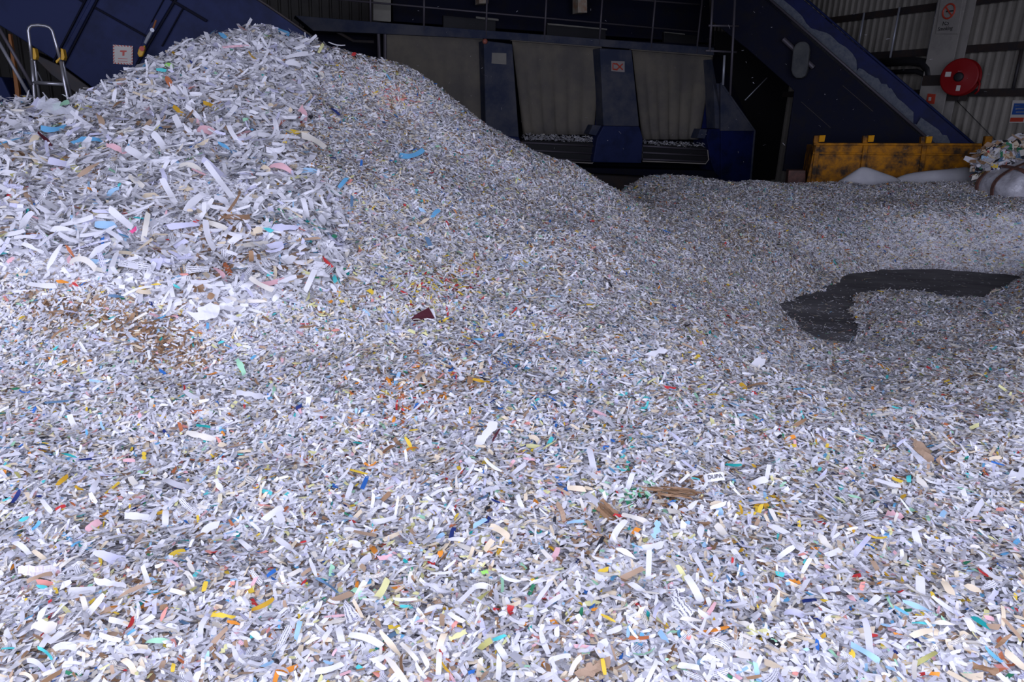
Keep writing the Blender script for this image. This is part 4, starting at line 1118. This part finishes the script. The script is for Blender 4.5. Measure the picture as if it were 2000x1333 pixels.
for (x_, y_, w_b, h_b, lb) in ((1138, -6, 18, 31, 'small orange box hanging above the machine hatches'), (945, -6, 18, 13, 'orange lamp box cut by the top edge over the left pier')):
    b = MB(); b.prism(FM, pp(FM, [(x_-w_b/2, y_), (x_+w_b/2, y_), (x_+w_b/2, y_+h_b), (x_-w_b/2, y_+h_b)], .3), .3, .6)
    tag(b.build('control_box', mat('dull_orange', (.34, .15, .06), .6, c2=(.4, .36, .28), scale=4, mix=.55), None, .01), lb, 'box')
b = MB(); q = FM.W(947, 81, -.42); b.lathe(q, -FM.n, [(0, .05), (.03, .05), (.05, .03), (.05, 0)], 16); tag(b.build('beacon', mat('dull_red', (.4, .12, .08), .5), None, 0, True), 'small reddish beacon at the top corner of the left pier', 'lamp')
# dark frame left under the deck
b = MB(); 
for a_, b_ in (((739, 66), (741, 114)), ((752, 64), (752, 116))): b.tube([FM.W(*a_, -.05), FM.W(*b_, -.05)], .035, 8)
part(b, 'support_post', GREYST, mc)
b = MB(); b.tube([FM.W(640, 52, .1), FM.W(690, 80, .1), FM.W(730, 82, .1)], .03, 8); part(b, 'hose', DARKST, mc)
bar('brace', FM, (1498, 152), (1455, 196), -.9, .012, GALV); tag(bpy.context.scene.objects['brace'], 'thin diagonal steel rod in the dark gap left of the conveyor', 'rod')

# paper lint lying on the machine's ledges
def lint(pa, pb, n0, n1, N, seed, label, size=.045, hgt=.10):
    r = np.random.default_rng(seed); u = r.random(N); s0, z0 = FM.sz(*pa, (n0+n1)/2); s1, z1 = FM.sz(*pb, (n0+n1)/2)
    nn = r.uniform(n0, n1, N); P = np.array([FM.P(s0+(s1-s0)*a_, b_, z0+(z1-z0)*a_) for a_, b_ in zip(u, nn)])
    P[:, 2] += r.uniform(-.02, hgt, N)*(.4+.6*np.abs(np.sin(u*19)))
    zz = np.zeros(N); w = np.zeros(len(names_)); w[0] = .6; w[1] = .3; w[3] = .1
    sc4 = scatter(r, P[:, 0], P[:, 1], P[:, 2], zz, zz, (size, .4), (.014, .3), 2, .8, (0, .02), w, spots=False)
    return stuff_object('paper_lint', label, 'paper lint', [sc4])
lint((1022, 272), (1158, 277), -.38, -.05, 900, 61, 'white paper lint lying on the ledge under the middle curtain', hgt=.12)
lint((1254, 281), (1378, 288), -.38, -.05, 600, 62, 'white paper lint lying on the ledge under the right curtain', hgt=.09)
lint((1364, 262), (1392, 264), -.42, -.2, 60, 63, 'white paper lint on the hopper lip at the right end of the machine', hgt=.06)

# ------------------------------------------------------------------ inclined conveyor on the right
ca_, cb_ = at(1500, 150, 15.6), at(1905, 150, 14.1)
FC = Frame(ca_, cb_-ca_)
cv = thing('inclined_conveyor', 'dark blue conveyor sloping down to the right behind the yellow skip', 'conveyor'); cv.location = Vector(FC.W(1750, 330, 0))
def C_(name, pts_, n0, th, m, bevel=.01): return ppanel(name, FC, pts_, n0, th, m, cv, bevel)
C_('side_panel', [(1380, -60), (1430, -60), (1495, 0), (1822, 291), (1830, 350), (1700, 350), (1528, 335), (1546, 178), (1455, 96), (1385, 40)], 0, .05, BLUEN)
C_('leg_panel', [(1546, 178), (1600, 190), (1600, 345), (1526, 335)], .06, .25, BLUEN)
C_('trough_wall', [(1432, -60), (1500, -60), (1560, 0), (1905, 297), (1900, 310), (1822, 300), (1495, 0)], .45, .06, BLUED)
b = MB(); b.tube([FC.W(1432, -58, -.02), FC.W(1822, 290, -.02)], .025, 8); part(b, 'lower_flange', GREYST, cv, 0, True)
b = MB(); b.tube([FC.W(1500, -58, .43), FC.W(1907, 298, .43)], .022, 8); part(b, 'upper_flange', BLUE, cv, 0, True)
bb = MB(); bb.prism(FC, pp(FC, [(1432, -60), (1495, 0), (1822, 291), (1820, 297), (1490, 5), (1428, -60)], 0), 0, .5); part(bb, 'belt', BLACK, cv)
for (aa, bb_) in (((1560, 200), (1618, 252)), ((1640, 170), (1700, 222))): 
    b = MB(); b.tube([FC.W(*aa, -.01), FC.W(*bb_, -.01)], .006, 6); part(b, 'weld_seam', DARKST, cv)
# motor guard with its shaft
gp = [(1542, 96), (1547, 87), (1556, 82), (1566, 82), (1573, 88), (1575, 98), (1571, 140), (1567, 150), (1559, 154), (1549, 154), (1542, 147), (1539, 138)]
C_('motor_guard', gp, -.28, .26, mat('dusty_guard', (.11, .115, .11), .8, spec=.1, c2=(.07, .075, .08), scale=4), .03)
b = MB(); b.tube([FC.W(1523, 77, -.12), FC.W(1583, 134, -.12)], .045, 10); part(b, 'shaft', GREYST, cv)
dl = [(430,20),(480,62),(530,110),(560,160),(590,190),(650,210),(690,222),(720,240),(770,290),(820,320),(860,360),(885,400),(890,430),(890,475),(905,455),(935,468),(960,490),(1010,520),(1030,525),(1050,560),(1085,565),(1100,590),(1115,592),(1160,660),(1200,690),(1230,720),(1262,750),(1262,825),(1285,830),(1310,785),(1360,820),(1430,870),(1450,900),(1480,905),(1500,945),(1512,975)]
dpx = [(1400+x_*.3, y_*.3) for x_, y_ in dl]; dbot = [(1822, 291), (1495, 0), (1475, -20)]
b = MB(); b.prism(FC, pp(FC, [(1500, -18)]+dpx+dbot, .40), .36, .449)
o = part(b, 'dust_bank', DUST, cv); o['kind'] = 'stuff'; o['label'] = 'grey paper dust caked along the trough'

# ------------------------------------------------------------------ yellow skip
sa_, sb_ = at(1583, 290, 13.1), at(1905, 290, 12.5)
FS = Frame(sa_, sb_-sa_)
sk = thing('skip', 'worn yellow steel skip standing behind the low dim paper heap', 'skip'); sk.location = Vector(FS.P(0, 0, 0))
S_ = lambda name, pts_, n0, th, m, bevel=.01: ppanel(name, FS, pts_, n0, th, m, sk, bevel)
S_('front_panel', [(1583, 282), (1906, 300), (1916, 372), (1568, 372)], 0, .04, SKIPY)
S_('top_rail', [(1581, 279), (1906, 297), (1906, 302), (1581, 284)], -.06, .14, SKIPY)
S_('mid_rail', [(1580, 297), (1907, 318), (1907, 322), (1580, 301)], -.035, .05, SKIPY)
s0_, _z = FS.sz(1583, 282, 0); s1_, z1_ = FS.sz(1906, 300, 0)
for nm, a_, b_, c_, d_ in (('side_panel', s0_, s0_+.04, .04, 1.0), ('side_panel', s1_-.04, s1_, .04, 1.0), ('rear_panel', s0_, s1_, 1.0, 1.04)):
    b = MB(); b.box(FS, a_, b_, c_, d_, .02, z1_-.02); part(b, nm, SKIPY, sk, .01)
for xa in (1584, 1677, 1791):
    S_('stiffener', [(xa, 284+(xa-1583)*.056), (xa+9, 284.5+(xa-1583)*.056), (xa+4, 368), (xa-6, 368)], -.05, .05, SKIPY)
for (xa, ya) in ((1580, 265), (1675, 270), (1787, 278)):
    l_ = S_('lifting_lug', [(xa+1, ya), (xa+11, ya), (xa+10, ya+15), (xa, ya+14)], -.0, .12, SKIPY, .006)
    l2 = ppanel('lug_face', FS, [(xa+11, ya), (xa+23, ya), (xa+21, ya+13), (xa+10, ya+13)], -.06, .18, SKIPB, sk, .006)
S_('corner_post', [(1912, 283), (1926, 284), (1918, 352), (1903, 350)], -.05, .12, SKIPY, .01)
b = MB(); b.prism(FS, pp(FS, [(1535, 331), (1568, 333), (1570, 375), (1533, 375)], .2), .2, .6); tag(b.build('steel_block', RUST, None, .01), 'rusty brown block left of the yellow skip', 'block')

# white plastic sheets slumped behind the low heap
def slump(prof, Y, label, depth=.55, seed=0):
    rr2 = random.Random(seed); top = [at(x_, y_, Y) for x_, y_ in [(a_, b_-4) for a_, b_ in prof]]; vs = []; nvv = 8; n = len(top)
    for j in range(nvv+1):
        t = j/nvv*2-1
        for i, p in enumerate(top):
            h = p[2]; zz = h-(h-.25)*abs(t)**1.7
            vs.append((p[0]+p[0]/p[1]*t*depth+rr2.uniform(-.015, .015), p[1]+t*depth, zz+rr2.uniform(-.012, .012)))
    b = MB(); b.add(vs, [(j*n+i, j*n+i+1, (j+1)*n+i+1, (j+1)*n+i) for j in range(nvv) for i in range(n-1)])
    o = b.build('plastic_sheet', mat('white_plastic_sheet', (.52, .52, .53), .5, c2=(.44, .44, .46), scale=3, bump=.3, bscale=6), None, 0, True)
    s_ = o.modifiers.new('subdivision', 'SUBSURF'); s_.levels = 1; s_.render_levels = 2
    s2 = o.modifiers.new('thickness', 'SOLIDIFY'); s2.thickness = .008
    return tag(o, label, 'plastic sheet')
slump([(1628, 362), (1645, 350), (1660, 340), (1672, 332), (1682, 326), (1700, 329), (1725, 338), (1748, 345), (1765, 356)], 11.5, 'smaller white plastic sheet humped against the yellow skip', .4, 3)
slump([(1742, 354), (1765, 341), (1800, 336), (1840, 332), (1870, 328), (1889, 325), (1896, 330), (1905, 343), (1925, 352), (1940, 360)], 11.6, 'larger white plastic sheet with a peak left of the wrapped bale', .45, 4)

# wrapped bale with rusty straps, mixed waste beside it
bc = at(2012, 357, 10.5); bl = thing('wrapped_bale', 'clear plastic wrapped bale with brown straps at the right edge', 'bale'); bl.location = Vector(bc)
ux = np.array([math.cos(.42), .1, math.sin(.42)]); ux /= np.linalg.norm(ux); uy = np.array([0, 1, .1]); uy -= ux*(ux @ uy); uy /= np.linalg.norm(uy); uz = np.cross(ux, uy)
def sup(u, v, k=1., ex=.55):
    f = lambda a: math.copysign(abs(a)**ex, a)
    return bc+ux*.62*k*f(math.cos(v))*f(math.cos(u))+uy*.42*k*f(math.cos(v))*f(math.sin(u))+uz*.34*k*f(math.sin(v))
b = MB(); nu, nv = 40, 22; vs = []
rr2 = random.Random(9)
for j in range(nv+1):
    for i in range(nu):
        u = 2*math.pi*i/nu; v = -math.pi/2+math.pi*j/nv
        vs.append(sup(u, v, 1+.05*math.sin(5*u+3*v)*math.cos(4*v)+rr2.uniform(-.012, .012)))
b.add(vs, [(j*nu+i, j*nu+(i+1) % nu, (j+1)*nu+(i+1) % nu, (j+1)*nu+i) for j in range(nv) for i in range(nu)])
part(b, 'wrapping', mat('crumpled_wrap', (.50, .50, .53), .28, c2=(.32, .31, .33), scale=5, mix=.5, bump=.9, bscale=9), bl, 0, True)
def strap(pl_dir, off, w=.028):
    b = MB(); ring = []
    o1, o2 = (uy, uz) if pl_dir == 'x' else (ux, uz)
    r1, r2 = (.42, .34) if pl_dir == 'x' else (.62, .34); main = ux if pl_dir == 'x' else uy
    pts_ = []
    for i in range(41):
        t = 2*math.pi*i/40; f = lambda a: math.copysign(abs(a)**.55, a)
        pts_.append(bc+main*off+o1*(r1*1.04)*f(math.cos(t))+o2*(r2*1.04)*f(math.sin(t)))
    vs = []
    for p in pts_:
        d = p-bc-main*off; d /= np.linalg.norm(d)
        for a_, b_ in ((-w, .0), (w, .0), (w, .014), (-w, .014)): vs.append(p+main*a_+d*b_)
    b.add(vs, [(i*4+k, i*4+(k+1) % 4, (i+1)*4+(k+1) % 4, (i+1)*4+k) for i in range(40) for k in range(4)])
    return part(b, 'strap', RUST, bl)
strap('x', -.30); strap('x', .12); strap('y', -.12); strap('y', .18)
def waste(px, py, Y, rad, N, seed, label):
    r = np.random.default_rng(seed); c = at(px, py, Y); d = r.normal(0, 1, (N, 3)); d /= np.linalg.norm(d, axis=1)[:, None]
    P = c+d*rad*np.array([1.15, .8, .9])*r.uniform(.8, 1.08, N)[:, None]
    P = P[P[:, 2] > c[2]-rad*.95]; d = P-c
    w = np.zeros(len(names_)); 
    for k, v in dict(white=16, soft=14, grey=9, ivory=16, cream=12, tan=9, kraft=5, red=4, black=12, navy=1, steel=3, yellow=2, salmon=2, orange=1, lightblue=2, green=2).items(): w[names_.index(k)] = v
    w /= w.sum()
    zz = np.maximum(d[:, 2], .12)
    S = scatter(r, P[:, 0], P[:, 1], P[:, 2], -d[:, 0]/zz*1., -d[:, 1]/zz, (.10, .5), (.05, .4), 4, .6, (-.02, .02), w, spots=False)
    # solid core
    b = MB(); nu, nv = 24, 14; vs = []
    for j in range(nv+1):
        for i in range(nu):
            u = 2*math.pi*i/nu; v = -math.pi/2+math.pi*j/nv
            vs.append(c+np.array([math.cos(v)*math.cos(u)*1.1, math.cos(v)*math.sin(u)*.75, math.sin(v)*.85])*rad*.9)
    V = np.array(vs); Q = np.array([(j*nu+i, j*nu+(i+1) % nu, (j+1)*nu+(i+1) % nu, (j+1)*nu+i) for j in range(nv) for i in range(nu)])
    return stuff_object('mixed_waste', label, 'mixed waste', [S], (V, Q))
waste(1950, 318, 10.75, .29, 900, 71, 'tangle of mixed paper and plastic waste left of the wrapped bale')
waste(2008, 296, 11.0, .27, 700, 72, 'second tangle of mixed waste above the wrapped bale')

# ------------------------------------------------------------------ left: blue housing, ladder, rails
la_, lb_ = at(0, 100, 9.6), at(500, 100, 10.6)
FL_ = Frame(la_, lb_-la_)
hs = thing('inclined_housing', 'dark blue inclined steel housing with bolted ribs behind the tall heap', 'conveyor'); hs.location = Vector(FL_.W(200, 180, 0))
H_ = lambda name, pts_, n0, th, m, bevel=.01: ppanel(name, FL_, pts_, n0, th, m, hs, bevel)
H_('side_panel', [(-60, -80), (350, -80), (440, 0), (500, 40), (640, 140), (640, 330), (330, 330), (157, 174), (95, 128), (-60, 28)], 0, .9, BLUE)
H_('lower_skirt', [(26, 98), (95, 132), (157, 178), (330, 334), (300, 345), (140, 195), (80, 150)], .1, .7, DARKST)
def ridge_(a_, b_, w, m=BLUEN, pr=.05):
    d = np.array(b_, float)-np.array(a_, float); nn = np.array([-d[1], d[0]])/np.linalg.norm(d)*w/2
    return H_('rib', [tuple(np.array(a_)+nn), tuple(np.array(b_)+nn), tuple(np.array(b_)-nn), tuple(np.array(a_)-nn)], -pr, pr, m, .006)
for a_, b_, w in (((143, -3), (82, 126), 4), ((168, -5), (101, 136), 4), ((112, -3), (134, 12), 4), ((157, 24), (266, 88), 4), ((276, -3), (312, 20), 4), ((314, 22), (382, 64), 5), ((330, -5), (248, 142), 5), ((300, 5), (272, 60), 2), ((335, 32), (296, 108), 3)):
    ridge_(a_, b_, w)
H_('cross_rail', [(155, -5), (166, -5), (101, 128), (88, 128)], -.02, .02, BLUE)
H_('cross_rail', [(300, 0), (326, -3), (246, 140), (258, 88)], -.02, .02, BLUE)
H_('edge_trim', [(440, -2), (500, 38), (640, 138), (640, 142), (498, 42), (438, 2)], -.04, .1, DARKST)
# notice with a hatched border
nb = thing('warning_sign', 'white warning sign with red hatched border on the blue housing', 'sign'); nb.location = Vector(FL_.W(220, 120, -.02))
q = [(199, 99), (239, 104), (241, 141), (202, 136)]
ppanel('plate', FL_, q, -.02, .012, SIGNW, nb, 0)
qa = [np.array(p_, float) for p_ in q]
for e in range(4):
    p0, p1 = qa[e], qa[(e+1) % 4]; c_ = sum(qa)/4
    for k in range(6):
        a_ = p0+(p1-p0)*((k+.15)/6); b_ = p0+(p1-p0)*((k+.6)/6); i0 = (c_-a_)*.14; i1 = (c_-b_)*.14; sh = (p1-p0)*.05
        ppanel('hatch_mark', FL_, [tuple(a_), tuple(b_), tuple(b_+i1+sh), tuple(a_+i0+sh)], -.024, .004, SIGNR, nb, 0)
ppanel('pictogram', FL_, [(214, 111), (227, 112), (227, 115), (223, 115), (223, 122), (219, 122), (219, 115), (214, 114)], -.025, .004, SIGNR, nb, 0)
for k in range(2): ppanel('text_line', FL_, [(211, 126+5*k), (230, 128+5*k), (230, 129+5*k), (211, 127+5*k)], -.024, .003, SIGNR, nb, 0)
# hook block
hk = thing('hook_block', 'yellow hook block hanging on a rod in front of the blue housing', 'hook'); hk.location = Vector(FL_.W(256, 118, -.25))
ppanel('block', FL_, [(262, 104), (263, 112), (259, 126), (252, 127), (248, 120), (250, 110)], -.3, .1, YELLOW, hk, .012)
b = MB(); b.lathe(FL_.W(257, 111, -.31), -FL_.n, [(0, .03), (.02, .03), (.02, 0)], 14); part(b, 'pulley', SIGNR, hk)
b = MB(); b.tube([FL_.W(262, 101, -.25), FL_.W(268, 88, -.25), FL_.W(275, 75, -.25)], [.016, .022, .016], 8)
b.lathe(FL_.W(275, 76, -.27), -FL_.n, [(-.02, 0), (-.02, .025), (.02, .025), (.02, 0)], 12); part(b, 'rod', GALV, hk)
b = MB(); b.tube([FL_.W(276, 73, -.25), FL_.W(281, 57, -.25)], .012, 8); part(b, 'chain', mat('rust_orange', (.3, .1, .03), .7), hk)

# folding ladder
lp = at(95, 150, 8.6); FLD = Frame(lp, (1, .18, 0))
ld = thing('stepladder', 'aluminium folding ladder with orange hinges standing behind the left shoulder of the heap', 'ladder'); ld.location = Vector(FLD.W(95, 190, 0))
zb = -.0
def lt(pts_, r_b, nm, m, n=0.):
    b = MB(); b.tube([FLD.W(x_, y_, n) for x_, y_ in pts_], r_b, 10); return part(b, nm, m, ld, 0, True)
lt([(62, 117), (58, 85), (55, 60), (57, 54), (62, 50), (75, 49), (90, 51), (97, 54), (102, 60), (109, 85), (118, 118)], .016, 'top_hoop', ALU)
lt([(62, 117), (65, 160), (68, 200), (72, 260)], .018, 'leg', ALU); lt([(119, 120), (126, 162), (135, 205), (146, 262)], .018, 'leg', ALU)
b = MB(); b.tube([FLD.W(67, 118, .02), FLD.W(86, 262, .5)], .014, 8); part(b, 'rear_leg', ALU, ld, 0, True)
b = MB(); b.tube([FLD.W(122, 120, .02), FLD.W(150, 230, .5)], .014, 8); part(b, 'rear_leg', ALU, ld, 0, True)
lt([(64, 161), (125, 165)], .02, 'rung', ALU); lt([(69, 212), (137, 217)], .02, 'rung', ALU)
b = MB(); b.tube([FLD.W(73, 140, .1), FLD.W(82, 158, .15)], .007, 6); part(b, 'stay', ALU, ld)
for x_, y_ in ((66, 107), (121, 108)):
    b = MB(); b.prism(FLD, pp(FLD, [(x_-3, y_-14), (x_+2, y_-12), (x_+5, y_+4), (x_+3, y_+10), (x_-2, y_+9)], -.03), -.03, .05); part(b, 'hinge', YELLOW, ld, .006)
b = MB(); b.prism(FLD, pp(FLD, [(108, 119), (117, 111), (118, 115), (110, 124)], -.02), -.02, .02); part(b, 'hinge_lever', YELLOW, ld, .004)
# handrails beside it
FR = Frame(at(30, 120, 8.3), (1, .2, 0))
for pts_, lb in ((((-14, 34), (62, 166)), 'upper grey handrail sloping down behind the ladder'), (((-14, 62), (62, 194)), 'lower grey handrail sloping down behind the ladder')):
    b = MB(); p0, p1 = FR.W(*pts_[0], 0), FR.W(*pts_[1], 0); b.tube([p0, p1], .018, 10); tag(b.build('handrail', GREYST if 'upper' in lb else mat('rail_grey', (.28, .28, .3), .5, metal=.3), None, 0, True), lb, 'handrail', 'handrails at the left edge')
FO = Frame(at(20, 120, 9.2), (1, .2, 0))
b = MB(); b.prism(FO, pp(FO, [(15, 66), (20, 66), (37, 176), (40, 240), (33, 240), (28, 172)], 0), 0, .06); tag(b.build('orange_post', mat('dim_orange', (.30, .11, .02), .6), None, .006), 'narrow orange post behind the handrails at the left edge', 'post')
b = MB(); b.prism(FO, pp(FO, [(-60, 148), (2, 150), (34, 215), (34, 280), (-60, 280)], .3), .3, 1.0); tag(b.build('machine_cover', BLUE, None, .02), 'dark blue machine cover low at the left edge', 'machine cover')

# lint flying in the air
r9 = np.random.default_rng(91); Nf = 150
P = []
for _ in range(Nf):
    px, py, Yd = r9.uniform(720, 1960), r9.uniform(10, 345), r9.uniform(9.5, 12.2)
    q = at(px, py, Yd); h_ = smooth_at(Hh, np.array([q[0]]), np.array([q[1]]))[0]
    if q[2] > max(h_, 0)+.15: P.append(q)
P = np.array(P); zz = np.zeros(len(P)); w = np.zeros(len(names_)); w[0] = 1
fk = scatter(r9, P[:, 0], P[:, 1], P[:, 2], zz, zz, (.03, .5), (.004, .3), 2, .5, (0, .001), w, spots=False)
stuff_object('airborne_lint', 'fine paper flecks drifting in the air before the dark machine', 'paper dust', [fk])

# ------------------------------------------------------------------ daylight through the open front of the shed
wd = D.worlds.new('world'); sc.world = wd; wd.use_nodes = True; nt = wd.node_tree; nt.nodes.clear()
wo = nt.nodes.new('ShaderNodeOutputWorld'); bg = nt.nodes.new('ShaderNodeBackground')
bg.inputs[0].default_value = (.735, .76, 1.0, 1); bg.inputs[1].default_value = 1.0
nt.links.new(bg.outputs[0], wo.inputs[0])
pl = D.lights.new('doorway', 'AREA'); pl.shape = 'RECTANGLE'; pl.size = 15; pl.size_y = 4.4; pl.cycles.is_portal = True
po = D.objects.new('doorway', pl); COL.objects.link(po); po.location = (.5, .28, 2.2); po.rotation_euler = (math.radians(90), 0, 0)
vs_ = sc.view_settings; vs_.view_transform = 'Standard'; vs_.look = 'None'; vs_.gamma = 1; vs_.use_curve_mapping = False
vs_.exposure = 2.12
sc.cycles.use_denoising = True
sc.cycles.max_bounces = 5; sc.cycles.diffuse_bounces = 4; sc.cycles.transparent_max_bounces = 6
